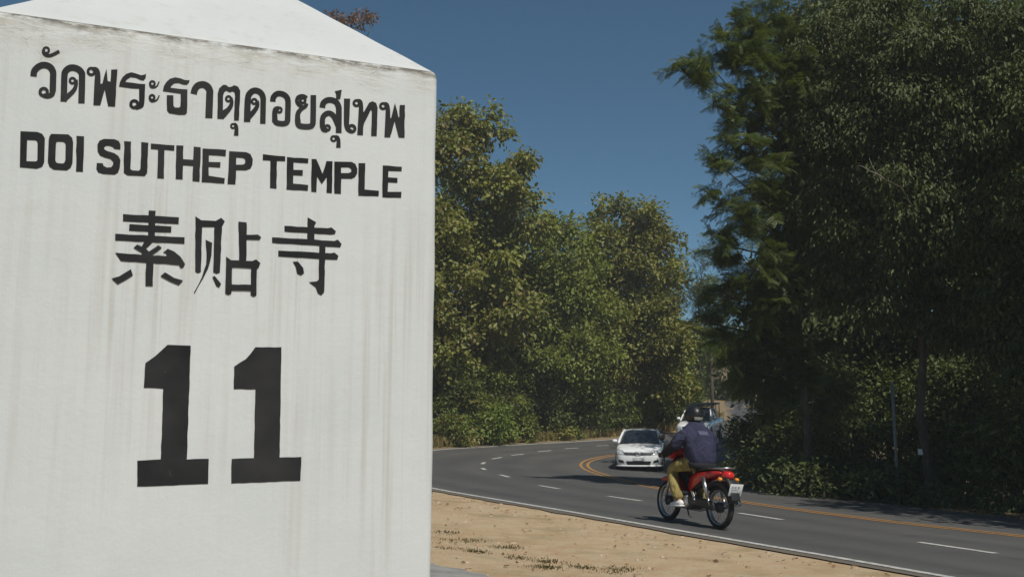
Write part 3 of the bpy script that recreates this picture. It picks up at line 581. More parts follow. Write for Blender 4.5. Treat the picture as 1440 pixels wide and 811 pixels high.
('thai_vowel_mark',[('R',[[(-1878,17770),(-1881,17748),(-1892,17727),(-1908,17711),(-1928,17701),(-1950,17699),(-1970,17704),(-1987,17717),(-1999,17735),(-2003,17756),(-2000,17778),(-1989,17799),(-1973,17815),(-1953,17825),(-1932,17827),(-1911,17822),(-1894,17810),(-1883,17792)],[(-1918,17766),(-1919,17757),(-1923,17750),(-1929,17744),(-1936,17740),(-1944,17739),(-1952,17741),(-1958,17746),(-1962,17753),(-1964,17761),(-1962,17769),(-1959,17776),(-1953,17782),(-1945,17786),(-1937,17787),(-1930,17785),(-1924,17780),(-1919,17774)]]),('S',[[(-1926,17789),(-1915,17785),(-1904,17782),(-1895,17779),(-1892,17776),(-1891,17774),(-1890,17769),(-1888,17761),(-1887,17749),(-1886,17735),(-1886,17719),(-1886,17700),(-1887,17677),(-1889,17653),(-1891,17627),(-1892,17603)],[(-1913,17833),(-1903,17832),(-1892,17832),(-1878,17830),(-1862,17826),(-1846,17814),(-1836,17800),(-1828,17784),(-1823,17767),(-1819,17749),(-1816,17730),(-1814,17708),(-1812,17683),(-1812,17658),(-1811,17632),(-1810,17608)]])]),
('thai_vowel',[('S',[[(-1771,18531),(-1770,18461),(-1769,18387),(-1768,18315),(-1767,18249),(-1766,18194),(-1765,18152),(-1764,18119),(-1763,18091),(-1762,18066),(-1758,18041),(-1754,18016),(-1748,17994),(-1740,17973),(-1731,17954),(-1718,17935),(-1700,17919),(-1682,17909),(-1665,17902),(-1651,17898),(-1638,17892)],[(-1659,18543),(-1660,18472),(-1661,18398),(-1662,18325),(-1662,18259),(-1663,18203),(-1664,18160),(-1666,18127),(-1667,18101),(-1667,18081),(-1666,18061),(-1664,18041),(-1662,18025),(-1659,18011),(-1655,18001),(-1652,17993),(-1648,17987),(-1641,17982),(-1630,17976),(-1616,17970),(-1602,17962)]]),('R',[[(-1530,17995),(-1534,17964),(-1549,17936),(-1571,17913),(-1599,17899),(-1629,17896),(-1658,17903),(-1681,17920),(-1697,17945),(-1703,17975),(-1698,18006),(-1684,18034),(-1661,18056),(-1633,18070),(-1603,18074),(-1575,18067),(-1551,18050),(-1536,18025)],[(-1587,17988),(-1589,17978),(-1594,17968),(-1601,17961),(-1611,17956),(-1621,17955),(-1630,17958),(-1638,17963),(-1643,17972),(-1645,17982),(-1644,17992),(-1639,18001),(-1631,18009),(-1622,18013),(-1612,18015),(-1602,18012),(-1595,18006),(-1589,17998)]])]),
('thai_letter',[('R',[[(-1466,18484),(-1470,18457),(-1483,18433),(-1502,18413),(-1526,18401),(-1552,18398),(-1576,18404),(-1596,18419),(-1610,18440),(-1615,18465),(-1611,18492),(-1599,18516),(-1579,18536),(-1555,18548),(-1530,18551),(-1505,18545),(-1485,18531),(-1471,18509)],[(-1515,18478),(-1516,18469),(-1521,18460),(-1527,18453),(-1536,18449),(-1545,18448),(-1553,18450),(-1560,18455),(-1565,18462),(-1566,18471),(-1565,18481),(-1561,18489),(-1554,18496),(-1546,18500),(-1537,18501),(-1528,18499),(-1521,18494),(-1517,18487)]]),('S',[[(-1533,18498),(-1521,18495),(-1508,18495),(-1501,18493),(-1500,18492),(-1502,18491),(-1501,18487),(-1500,18480),(-1499,18468),(-1498,18449),(-1497,18422),(-1497,18387),(-1498,18345),(-1499,18298),(-1500,18247),(-1502,18193),(-1504,18135),(-1506,18073),(-1509,18009),(-1511,17943),(-1514,17879)],[(-1525,18554),(-1515,18555),(-1503,18557),(-1487,18558),(-1467,18554),(-1449,18541),(-1437,18524),(-1429,18507),(-1424,18487),(-1420,18464),(-1417,18435),(-1414,18398),(-1412,18355),(-1410,18307),(-1409,18255),(-1408,18201),(-1408,18143),(-1407,18081),(-1407,18016),(-1408,17950),(-1408,17886)]]),('P',[[(-1435,18299),(-1400,18328),(-1309,18514),(-1244,18547),(-1178,18522),(-1147,18434),(-1153,17901),(-1255,17889),(-1253,18354),(-1274,18385),(-1390,18122),(-1425,17887)]])]),
('thai_letter',[('R',[[(-970,18490),(-974,18463),(-987,18438),(-1007,18418),(-1031,18406),(-1057,18403),(-1082,18409),(-1103,18423),(-1116,18445),(-1121,18471),(-1117,18497),(-1105,18522),(-1085,18542),(-1060,18554),(-1034,18557),(-1009,18551),(-989,18537),(-975,18515)],[(-1019,18483),(-1021,18474),(-1025,18465),(-1032,18459),(-1041,18454),(-1050,18453),(-1058,18455),(-1066,18460),(-1070,18468),(-1072,18477),(-1071,18486),(-1066,18495),(-1059,18502),(-1051,18506),(-1042,18507),(-1033,18505),(-1026,18500),(-1021,18492)]]),('S',[[(-1036,18504),(-1024,18501),(-1012,18499),(-1005,18498),(-1004,18497),(-1005,18495),(-1003,18489),(-1001,18479),(-999,18464),(-998,18444),(-997,18417),(-996,18384),(-997,18346),(-998,18302),(-999,18254),(-1001,18202),(-1002,18146),(-1004,18086),(-1006,18022),(-1008,17957),(-1010,17894)],[(-1024,18561),(-1014,18561),(-1003,18562),(-987,18562),(-967,18557),(-949,18543),(-937,18525),(-929,18507),(-923,18486),(-918,18461),(-914,18432),(-911,18396),(-909,18356),(-907,18311),(-906,18263),(-905,18212),(-904,18156),(-903,18095),(-902,18031),(-902,17966),(-901,17903)]]),('P',[[(-933,18226),(-885,18282),(-823,18567),(-752,18298),(-736,18317),(-731,18540),(-631,18552),(-632,17923),(-741,17923),(-822,18223),(-903,17909),(-930,18026)]])]),
('letter',[('R',[[(-6976,17321),(-6731,17337),(-6659,17313),(-6615,17245),(-6600,16853),(-6625,16771),(-6700,16731),(-6947,16730)],[(-6870,17189),(-6758,17197),(-6729,17189),(-6716,17154),(-6702,16875),(-6712,16854),(-6736,16847),(-6857,16838)]])]),
('letter',[('R',[[(-6525,17328),(-6276,17348),(-6215,17298),(-6194,17219),(-6184,16880),(-6207,16797),(-6262,16746),(-6454,16740),(-6520,16781),(-6549,16859),(-6558,17227),(-6551,17285)],[(-6433,17209),(-6347,17215),(-6318,17206),(-6304,17167),(-6293,16917),(-6305,16871),(-6325,16854),(-6404,16853),(-6429,16866),(-6440,16902),(-6447,17159),(-6444,17192)]])]),
('letter',[('P',[[(-6153,17335),(-6037,17343),(-6021,16748),(-6125,16741)]])]),
('letter',[('P',[[(-5476,17183),(-5565,17177),(-5596,17211),(-5649,17227),(-5700,17216),(-5728,17189),(-5719,17157),(-5681,17136),(-5561,17108),(-5499,17065),(-5466,17003),(-5467,16871),(-5492,16787),(-5541,16746),(-5718,16740),(-5792,16757),(-5822,16819),(-5823,16917),(-5728,16919),(-5718,16879),(-5665,16855),(-5600,16866),(-5573,16910),(-5575,16959),(-5615,17004),(-5704,17019),(-5779,17044),(-5819,17113),(-5830,17227),(-5800,17296),(-5736,17332),(-5574,17346),(-5506,17320),(-5480,17265)]])]),
('letter',[('P',[[(-5424,17328),(-5315,17335),(-5302,16865),(-5274,16843),(-5169,16849),(-5148,16881),(-5157,17341),(-5046,17343),(-5040,16825),(-5075,16769),(-5344,16754),(-5403,16790)]])]),
('letter',[('P',[[(-5009,17336),(-4632,17344),(-4632,17251),(-4786,17248),(-4773,16755),(-4877,16750),(-4889,17243),(-5004,17241)]])]),
('letter',[('P',[[(-4601,17347),(-4489,17354),(-4482,17119),(-4320,17124),(-4324,17355),(-4207,17356),(-4200,16753),(-4314,16754),(-4318,17018),(-4478,17012),(-4475,16767),(-4586,16762)]])]),
('letter',[('P',[[(-4175,17337),(-3791,17358),(-3792,17242),(-4068,17235),(-4066,17116),(-3872,17128),(-3873,17034),(-4064,17027),(-4057,16872),(-3789,16855),(-3794,16761),(-4165,16752)]])]),
('letter',[('R',[[(-3737,17338),(-3454,17351),(-3380,17325),(-3336,17235),(-3340,17139),(-3370,17067),(-3442,17029),(-3735,17005)],[(-3615,17240),(-3515,17242),(-3474,17232),(-3462,17204),(-3463,17161),(-3478,17134),(-3510,17122),(-3613,17111)]]),('P',[[(-3732,17014),(-3610,17026),(-3610,16765),(-3741,16758)]])]),
('letter',[('P',[[(-3170,17344),(-2781,17345),(-2782,17261),(-2925,17252),(-2915,16755),(-3027,16754),(-3037,17246),(-3167,17237)]])]),
('letter',[('P',[[(-2753,17338),(-2378,17348),(-2383,17262),(-2637,17256),(-2632,17119),(-2467,17131),(-2468,17028),(-2635,17020),(-2630,16869),(-2368,16869),(-2372,16762),(-2743,16755)]])]),
('letter',[('P',[[(-2324,17348),(-2238,17353),(-2124,17096),(-2057,17335),(-1947,17343),(-1945,16761),(-2042,16760),(-2046,17044),(-2129,16907),(-2215,17037),(-2221,16756),(-2311,16756)]])]),
('letter',[('R',[[(-1917,17342),(-1603,17368),(-1533,17335),(-1497,17248),(-1499,17167),(-1537,17093),(-1596,17057),(-1909,17031)],[(-1793,17248),(-1660,17262),(-1620,17246),(-1604,17217),(-1607,17193),(-1622,17171),(-1657,17156),(-1791,17142)]]),('P',[[(-1909,17043),(-1783,17055),(-1781,16764),(-1902,16759)]])]),
('letter',[('P',[[(-1480,17359),(-1354,17368),(-1354,16883),(-1093,16883),(-1095,16782),(-1466,16759)]])]),
('letter',[('P',[[(-1032,17360),(-671,17372),(-674,17289),(-923,17269),(-927,17146),(-750,17155),(-752,17061),(-925,17057),(-928,16878),(-672,16901),(-676,16789),(-1025,16768)]])]),
('chinese_character',[('P',[[(-5377,16097),(-4501,16116),(-4505,15995),(-5371,15979)]]),('P',[[(-5272,15938),(-4615,15950),(-4615,15846),(-5271,15828)]]),('P',[[(-5477,15760),(-4398,15782),(-4396,15669),(-5474,15650)]]),('P',[[(-4983,16189),(-4876,16192),(-4865,15738),(-4973,15730)]]),('P',[[(-5460,15446),(-5059,15438),(-4666,15442),(-4676,15485),(-4726,15500),(-4655,15567),(-4554,15529),(-4450,15447),(-4369,15327),(-4392,15272),(-4432,15249),(-4468,15303),(-4676,15311),(-5368,15316)]]),('P',[[(-4983,15376),(-4869,15384),(-4858,14927),(-4972,14926)]]),('P',[[(-5030,15655),(-4891,15669),(-5028,15518),(-5073,15543)]]),('P',[[(-5187,15547),(-5133,15604),(-5058,15574),(-5014,15565),(-4948,15499),(-4806,15615),(-4747,15578),(-4896,15444),(-4942,15370),(-5040,15373),(-5061,15477)]]),('P',[[(-5495,15017),(-5378,15063),(-5208,15190),(-5171,15093),(-5279,15008),(-5395,14929)]]),('P',[[(-4748,15100),(-4678,15170),(-4533,15086),(-4390,15050),(-4453,14967),(-4596,15021)]])]),
('chinese_character',[('P',[[(-4241,16152),(-4150,16097),(-4128,16020),(-4111,15211),(-4156,15184),(-4203,15206)]]),('P',[[(-4168,16091),(-3909,16100),(-3822,16163),(-3760,16108),(-3794,16026),(-3812,15995),(-4163,15974)]]),('P',[[(-3928,16016),(-3803,16025),(-3802,15220),(-3857,15194),(-3913,15214)]]),('P',[[(-4058,15766),(-3949,15719),(-3955,15503),(-3995,15286),(-4070,15107),(-4196,14840),(-4205,14859),(-4089,15126),(-4035,15342),(-4035,15557)]]),('P',[[(-3924,15135),(-3888,15157),(-3776,15027),(-3806,14963),(-3853,14984)]]),('P',[[(-3534,16116),(-3401,16113),(-3389,16038),(-3379,15443),(-3498,15435)]]),('P',[[(-3412,15897),(-3203,15916),(-3147,15876),(-3171,15825),(-3409,15817)]]),('P',[[(-3713,15496),(-3640,15446),(-3608,15369),(-3602,14871),(-3653,14843),(-3706,14866)]]),('P',[[(-3639,15442),(-3281,15449),(-3215,15483),(-3143,15423),(-3172,15338),(-3200,15320),(-3635,15319)]]),('P',[[(-3292,15350),(-3197,15356),(-3187,14864),(-3239,14837),(-3288,14868)]]),('P',[[(-3623,15026),(-3275,15040),(-3277,14933),(-3619,14923)]])]),
('chinese_character',[('P',[[(-2361,16291),(-2209,16212),(-2237,16148),(-2233,15852),(-2352,15844)]]),('P',[[(-2756,16103),(-1995,16122),(-1935,16141),(-1856,16075),(-1875,16022),(-1952,16010),(-2753,16002)]]),('P',[[(-2961,15886),(-2330,15900),(-1878,15898),(-1818,15929),(-1749,15856),(-1774,15793),(-2327,15795),(-2958,15790)]]),('P',[[(-2849,15662),(-1943,15675),(-1873,15694),(-1800,15637),(-1819,15569),(-2040,15560),(-2320,15562),(-2846,15562)]]),('P',[[(-2144,15828),(-2038,15836),(-2031,15226),(-2034,14984),(-2083,14921),(-2143,14948),(-2186,15056),(-2307,15140),(-2169,15162),(-2134,15200)]]),('P',[[(-2593,15484),(-2505,15490),(-2413,15385),(-2395,15295),(-2449,15252),(-2512,15278),(-2542,15397)]])]),
('numeral',[('P',[[(-4908,13664),(-4766,13778),(-4610,13941),(-4581,13973),(-4218,13970),(-4195,12117),(-3854,12126),(-3845,11718),(-4931,11698),(-4951,12102),(-4596,12120),(-4615,13256),(-4912,13264)]])]),
('numeral',[('P',[[(-3508,13643),(-3324,13771),(-3172,13978),(-2738,13992),(-2708,12136),(-2343,12143),(-2347,11747),(-3478,11721),(-3488,12120),(-3130,12127),(-3146,13271),(-3499,13266)]])])]

# ------------------------------------------------------------------ kilometre marker
YAW = R(21.6)
MK_W = 0.765
MK_TOP = 1.929
CORNER = Vector((-.0777 * 1.8, 1.8, 0))
mk_ground = g(-.5, 2.1) - .05
marker = thing('kilometre_marker', 'tall white concrete kilometre stone with black Thai, English and Chinese lettering and number 11',
               'milestone', (CORNER.x, CORNER.y, 0), (0, 0, YAW))
# local frame: origin under the right front edge, -x along the face, +y into the stone
def marker_mat(name, streak=1.0):
    t = NT(name)
    co = t.objco()
    sep = t.n('ShaderNodeSeparateXYZ')
    t.l(co, sep.inputs[0])
    mp = t.mapping(co, (42, 42, .9))
    s1 = t.noise(mp, 1.6, 5, .6)
    mp2 = t.mapping(co, (150, 150, 1.6))
    s2 = t.noise(mp2, 1.0, 3, .6)
    blot = t.noise(co, 3.2, 6, .6)
    blot2 = t.noise(co, 11, 5, .65)
    fine = t.noise(co, 120, 4, .7)
    c = t.mix(t.ramp(blot, [(.3, 0.), (.7, 1.)]), (.535, .565, .57), (.595, .62, .62))
    # rain streaks, strongest in the middle of the face
    band = t.ramp(sep.outputs['Z'], [(.9, .35), (1.0, .35)])
    zr = t.n('ShaderNodeMapRange')
    t.l(sep.outputs['Z'], zr.inputs['Value'])
    zr.inputs['From Min'].default_value = 1.0
    zr.inputs['From Max'].default_value = 1.95
    zt = zr.outputs[0]
    sm = t.ramp(zt, [(.0, .35), (.25, .85), (.55, 1.), (.75, .35), (1., .6)])
    sk = t.math('MULTIPLY', t.ramp(s1, [(.47, 0.), (.70, .9)]), sm)
    patchy = t.ramp(t.noise(t.mapping(co, (7, 7, 1.5)), 1.0, 4), [(.42, .08), (.62, 1.)])
    sk = t.math('MULTIPLY', sk, patchy)
    c = t.mix(t.math('MULTIPLY', sk, streak), c, (.42, .41, .37))
    sk2 = t.math('MULTIPLY', t.ramp(s2, [(.58, 0.), (.75, .6)]), sm)
    sk2 = t.math('MULTIPLY', sk2, patchy)
    c = t.mix(t.math('MULTIPLY', sk2, streak), c, (.37, .345, .30))
    # smudges
    c = t.mix(t.ramp(blot2, [(.6, 0.), (.78, .3)]), c, (.45, .45, .41))
    # grime and hairline cracks along the top arris
    top = t.ramp(t.math('ADD', zt, t.math('MULTIPLY', t.math('SUBTRACT', blot2, .5), .16)), [(.915, 0.), (.95, .5), (.972, 1.)])
    g1 = t.noise(t.mapping(co, (16, 16, 60)), 1.0, 6, .75)
    topm = t.math('MULTIPLY', top, t.ramp(g1, [(.40, .05), (.60, .75)]))
    c = t.mix(topm, c, (.36, .33, .27))
    ln_ = t.math('MULTIPLY', t.ramp(t.math('ADD', zt, t.math('MULTIPLY', t.math('SUBTRACT', blot2, .5), .03)), [(.962, 0.), (.972, 1.)]), t.ramp(t.noise(t.mapping(co, (9, 9, 30)), 1.3, 6, .75), [(.42, 0.), (.54, 1.)]))
    c = t.mix(ln_, c, (.13, .12, .10))
    v = t.n('ShaderNodeTexVoronoi', feature='DISTANCE_TO_EDGE')
    v.inputs['Scale'].default_value = 11
    wv = t.n('ShaderNodeMix', data_type='VECTOR')
    nzv = t.n('ShaderNodeTexNoise')
    nzv.inputs['Scale'].default_value = 14
    t.l(co, nzv.inputs['Vector'])
    t.l(t.mapping(co, (1, 1, 2.2)), wv.inputs[4])
    t.l(nzv.outputs['Color'], wv.inputs[5])
    wv.inputs[0].default_value = .22
    t.l(wv.outputs[1], v.inputs['Vector'])
    ck = t.ramp(v.outputs['Distance'], [(.0, 1.), (.035, 0.)])
    ck = t.math('MULTIPLY', ck, t.math('MULTIPLY', top, t.ramp(blot2, [(.52, 0.), (.62, .7)])))
    c = t.mix(ck, c, (.22, .20, .16))
    h = t.math('ADD', t.math('MULTIPLY', fine, .25), t.math('ADD', t.math('MULTIPLY', s1, .35), t.math('MULTIPLY', blot2, 1.0)))
    h = t.math('SUBTRACT', h, t.math('MULTIPLY', ck, 1.5))
    h = t.math('SUBTRACT', h, t.math('MULTIPLY', topm, 1.0))
    return t.finish(t.bsdf(c, .62, spec=.3, bump=h, bump_s=.35, bump_d=.004))
STONE = marker_mat('whitewashed_concrete')
t = NT('whitewashed_cap')
co = t.objco()
b1 = t.noise(co, 4, 6, .6)
b2 = t.noise(co, 30, 5, .7)
c = t.mix(t.ramp(b1, [(.3, 0.), (.7, 1.)]), (.50, .515, .51), (.555, .57, .565))
c = t.mix(t.ramp(b2, [(.55, 0.), (.75, .5)]), c, (.40, .385, .345))
STONE_CAP = t.finish(t.bsdf(c, .6, spec=.3, bump=b2, bump_s=.25, bump_d=.003))

def wob(p, a, k):
    return math.sin(p[2] * 17 * k + p[0] * 11) * a + math.sin(p[2] * 41 * k + p[0] * 23 + 1.3) * a * .5
# shaft: subdivided box with slightly uneven arrises
mb = MB()
rr_ = .010
def ring(z, grow=0.0):
    w = MK_W
    pts = []
    for cx, cy, a0 in ((-rr_, rr_, -90), (-rr_, w - rr_, 0), (-w + rr_, w - rr_, 90), (-w + rr_, rr_, 180)):
        for k in range(4):
            a = R(a0 + k * 30)
            pts.append((cx + math.cos(a) * (rr_ + grow), cy + math.sin(a) * (rr_ + grow)))
    return pts
secs = []
for z in list(np.linspace(mk_ground, 1.915, 60)) + [1.924, MK_TOP]:
    secs.append([(x + wob((x, y, z), .0007, 1) * (1 if abs(y) < .02 else 1), y + wob((y, x, z), .0004, .7) * 0, z) for x, y in ring(z, 0 if z < 1.92 else (-.002 if z < 1.927 else -.006))])
mb.loft(secs)
mb.build('shaft', STONE, marker, smooth=True)
# pyramidal cap, arrises rounded by many rings
mb = MB()
secs = []
APEX = 2.267
for k in range(26):
    tt = k / 25
    z = MK_TOP + .0005 + (APEX - MK_TOP) * tt
    sc = max(1 - tt, .012)
    cx, cy = -MK_W / 2, MK_W / 2
    sec = []
    for x, y in ring(z, -.006):
        j = 1 + .0016 * math.sin(z * 90 + x * 13)
        sec.append((cx + (x - cx) * sc * j, cy + (y - cy) * sc * j, z))
    secs.append(sec)
mb.loft(secs)
mb.build('cap', STONE_CAP, marker, smooth=False, bevel=.006)

t = NT('black_sign_paint')
co = t.objco()
n1 = t.noise(co, 60, 5, .7)
n2 = t.noise(co, 8, 4)
c = t.mix(t.ramp(n2, [(.3, 0.), (.7, 1.)]), (.010, .0105, .012), (.034, .034, .036))
c = t.mix(t.ramp(n1, [(.66, 0.), (.8, .5)]), c, (.16, .16, .15))
INK = t.finish(t.bsdf(c, .7, spec=.15, bump=n1, bump_s=.3, bump_d=.001))
gr = random.Random(9)
NAMES_EN = list('DOISUTHEPTEMPLE')
cnt = {}
for kind, shapes in GLYPHS:
    mb = MB()
    for si, (typ, loops) in enumerate(shapes):
        y = -(.0008 + .00008 * si)
        L = [[(a / 1e4, y, z / 1e4) for a, z in lp] for lp in loops]
        if typ == 'P':
            # subdivide long edges and roughen them like a brush edge
            pts = []
            lp = L[0]
            for i, p in enumerate(lp):
                q = lp[(i + 1) % len(lp)]
                dd = math.hypot(q[0] - p[0], q[2] - p[2])
                ns = max(1, int(dd / .010))
                for k in range(ns):
                    s_ = k / ns
                    w_ = .00045 if 0 < k else 0.0002
                    pts.append((p[0] + (q[0] - p[0]) * s_ + gr.uniform(-w_, w_), y, p[2] + (q[2] - p[2]) * s_ + gr.uniform(-w_, w_)))
            mb.add(pts, [tuple(range(len(pts)))])
        else:
            a, b = L
            n = len(a)
            m = n if typ == 'R' else n - 1
            mb.add(a + b, [(k, (k + 1) % n, n + (k + 1) % n, n + k) for k in range(m)])
    me = mesh_py(kind, mb.v, mb.f)
    o = link(kind, me, INK, marker)

# ------------------------------------------------------------------ vegetation
def gz(x, y):
    """height of the ground mesh"""
    i = int(np.clip(np.searchsorted(gx, x), 1, nx - 1))
    j = int(np.clip(np.searchsorted(gy, y), 1, ny - 1))
    return float(min(GZ[j, i], GZ[j - 1, i - 1], GZ[j, i - 1], GZ[j - 1, i]))

def leaf_mat(name, cols, trans=0.3, rough=.5, spec=.35, scale=.35):
    """leaf colour varies from leaf to leaf and from bough to bough"""
    t = NT(name)
    geo = t.n('ShaderNodeNewGeometry')
    rnd = geo.outputs['Random Per Island']
    c = t.ramp(rnd, [(i / max(1, len(cols) - 1), cc) for i, cc in enumerate(cols)])
    nz = t.noise(geo.outputs['Position'], scale, 3)
    c = t.mix(t.ramp(nz, [(.35, 0.), (.65, .6)]), c, cols[len(cols) // 2])
    hs = t.n('ShaderNodeHueSaturation')
    t.l(c, hs.inputs['Color'])
    v = t.n('ShaderNodeMapRange')
    t.l(nz, v.inputs[0])
    v.inputs['From Min'].default_value = .3
    v.inputs['From Max'].default_value = .7
    v.inputs['To Min'].default_value = .75
    v.inputs['To Max'].default_value = 1.25
    t.l(v.outputs[0], hs.inputs['Value'])
    c = hs.outputs[0]
    p = t.bsdf(c, rough, spec=spec)
    tr = t.n('ShaderNodeBsdfTranslucent')
    br = t.mix(1.0, c, (1.25, 1.2, .55), 'MULTIPLY')
    t.l(br, tr.inputs[0])
    mx = t.n('ShaderNodeMixShader')
    mx.inputs[0].default_value = trans
    t.l(p.outputs[0], mx.inputs[1])
    t.l(tr.outputs[0], mx.inputs[2])
    return t.finish(mx)

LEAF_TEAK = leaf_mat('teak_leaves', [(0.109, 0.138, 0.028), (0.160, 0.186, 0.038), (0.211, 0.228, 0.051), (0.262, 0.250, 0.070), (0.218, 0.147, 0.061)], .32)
LEAF_OLIVE = leaf_mat('olive_leaves', [(0.102, 0.138, 0.026), (0.151, 0.189, 0.036), (0.198, 0.237, 0.049), (0.250, 0.262, 0.064)], .34)
LEAF_LIME = leaf_mat('fresh_leaves', [(0.115, 0.166, 0.031), (0.160, 0.218, 0.044), (0.211, 0.256, 0.059)], .36)
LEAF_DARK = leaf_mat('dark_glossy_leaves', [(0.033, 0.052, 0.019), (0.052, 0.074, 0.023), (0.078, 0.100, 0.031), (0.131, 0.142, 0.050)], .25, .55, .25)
LEAF_FERN = leaf_mat('feathery_leaves', [(0.055, 0.082, 0.021), (0.082, 0.114, 0.026), (0.116, 0.143, 0.034)], .32)
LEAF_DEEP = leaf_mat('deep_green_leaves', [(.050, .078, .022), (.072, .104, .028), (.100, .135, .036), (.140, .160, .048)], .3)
LEAF_BROWN = leaf_mat('dry_brown_leaves', [(.12, .06, .035), (.16, .085, .05), (.20, .12, .07)], .3)

def bark_mat(name, a, b):
    t = NT(name)
    co = t.objco()
    n1 = t.noise(t.mapping(co, (9, 9, 1.6)), 1.5, 6, .7)
    n2 = t.noise(co, 2.2, 4)
    c = t.mix(t.ramp(n1, [(.35, 0.), (.65, 1.)]), a, b)
    c = t.mix(t.ramp(n2, [(.5, 0.), (.7, .5)]), c, tuple(x * 1.4 for x in b))
    return t.finish(t.bsdf(c, .9, spec=.15, bump=n1, bump_s=.8, bump_d=.03))
BARK = bark_mat('grey_bark', (.075, .062, .048), (.17, .15, .12))
BARK_D = bark_mat('dark_bark', (.045, .037, .030), (.11, .092, .072))

def unit(a):
    return a / np.maximum(np.linalg.norm(a, axis=1)[:, None], 1e-9)

def leaf_geo(P, D, N, L, W, fold=.25):
    """one folded six-point leaf per row: two quads"""
    D = unit(D)
    N = unit(N - D * np.sum(N * D, 1)[:, None])
    S = np.cross(D, N)
    L = L[:, None]
    W = W[:, None]
    f = N * W * fold
    tip = P + D * L - N * L * .12
    b1, b2 = P + D * L * .30, P + D * L * .68
    V = np.stack([P, b1 + S * W * .5 + f, b2 + S * W * .42 + f * .8 - N * L * .04, tip, b2 - S * W * .42 + f * .8 - N * L * .04, b1 - S * W * .5 + f], 1)
    n = len(P)
    i = np.arange(n)[:, None] * 6
    F = np.concatenate([i + np.array([[0, 1, 2, 3]]), i + np.array([[0, 3, 4, 5]])], 0)
    return V.reshape(-1, 3), F

def frond_geo(P, D, N, L, pairs=8):
    """feathery compound leaf: pairs of thin leaflets on both sides of a drooping stalk"""
    D = unit(D)
    N = unit(N - D * np.sum(N * D, 1)[:, None])
    S = np.cross(D, N)
    Vs = []
    for k in range(pairs):
        s = (k + .7) / pairs
        c = P + D * (L * s)[:, None] - N * (L * .25 * s * s)[:, None]
        ln = (L * (.34 * (1 - .55 * abs(s - .45))))[:, None]
        wd = (L * .12)[:, None]
        for sg in (-1, 1):
            d2 = S * sg * .85 + D * .5 - N * .12
            tip = c + d2 * ln
            m = c + d2 * ln * .5
            e = D * wd * .5
            Vs.append(np.stack([c, m - e, tip, m + e], 1))
    for a_, b_ in ((0, .5), (.5, 1.0)):
        pa = P + D * (L * a_)[:, None] - N * (L * .25 * a_ * a_)[:, None]
        pb = P + D * (L * b_)[:, None] - N * (L * .25 * b_ * b_)[:, None]
        w_ = S * (L * .014)[:, None]
        Vs.append(np.stack([pa - w_, pa + w_, pb + w_ * .6, pb - w_ * .6], 1))
    V = np.stack(Vs, 1)          # n, 2*pairs + 2, 4, 3
    V = V.reshape(-1, 3)
    F = np.arange(len(V)).reshape(-1, 4)
    return V, F

def crown_points(blobs, dens, rc, per, rng, shell=.5):
    """leaf positions, outward vectors and clump centres for a list of (centre, (rx,ry,rz))"""
    P, O, Cc = [], [], []
    for c, r in blobs:
        c = np.array(c)
        r = np.array(r)
        nc = max(4, int(dens * (r[0] * r[2] + r[0] * r[1] + r[1] * r[2]) / 3 * 4))
        # clumps gather on a few boughs, so the crown has lit tufts and dark hollows
        nb = max(5, int(3 + 7 * min(1.5, r.mean())))
        qb = unit(rng.normal(size=(nb, 3)) + np.array([0, 0, .15]))
        cb = qb * (rng.uniform(.62, 1.08, nb)[:, None])
        kb = rng.integers(0, nb, nc)
        spread = np.clip(rng.normal(size=(nc, 3)), -1.7, 1.7) * rng.uniform(.11, .25, nb)[kb][:, None] * np.array([1.15, 1.15, .7])
        loc_ = cb[kb] + spread
        inner_ = rng.random(nc) < .13
        loc_[inner_] = unit(rng.normal(size=(int(inner_.sum()), 3))) * rng.uniform(.3, .9, int(inner_.sum()))[:, None]
        cen = c + loc_ * r
        q = unit(loc_)
        Cc.append(cen)
        n = rng.poisson(per, nc)
        k = np.repeat(np.arange(nc), n)
        off = rng.normal(size=(len(k), 3)) * rc * np.array([.55, .55, .38]) * rng.uniform(.6, 1.3, nc)[k][:, None]
        P.append(cen[k] + off)
        O.append(off / rc + q[k] * .5)
    return np.vstack(P), np.vstack(O), Cc

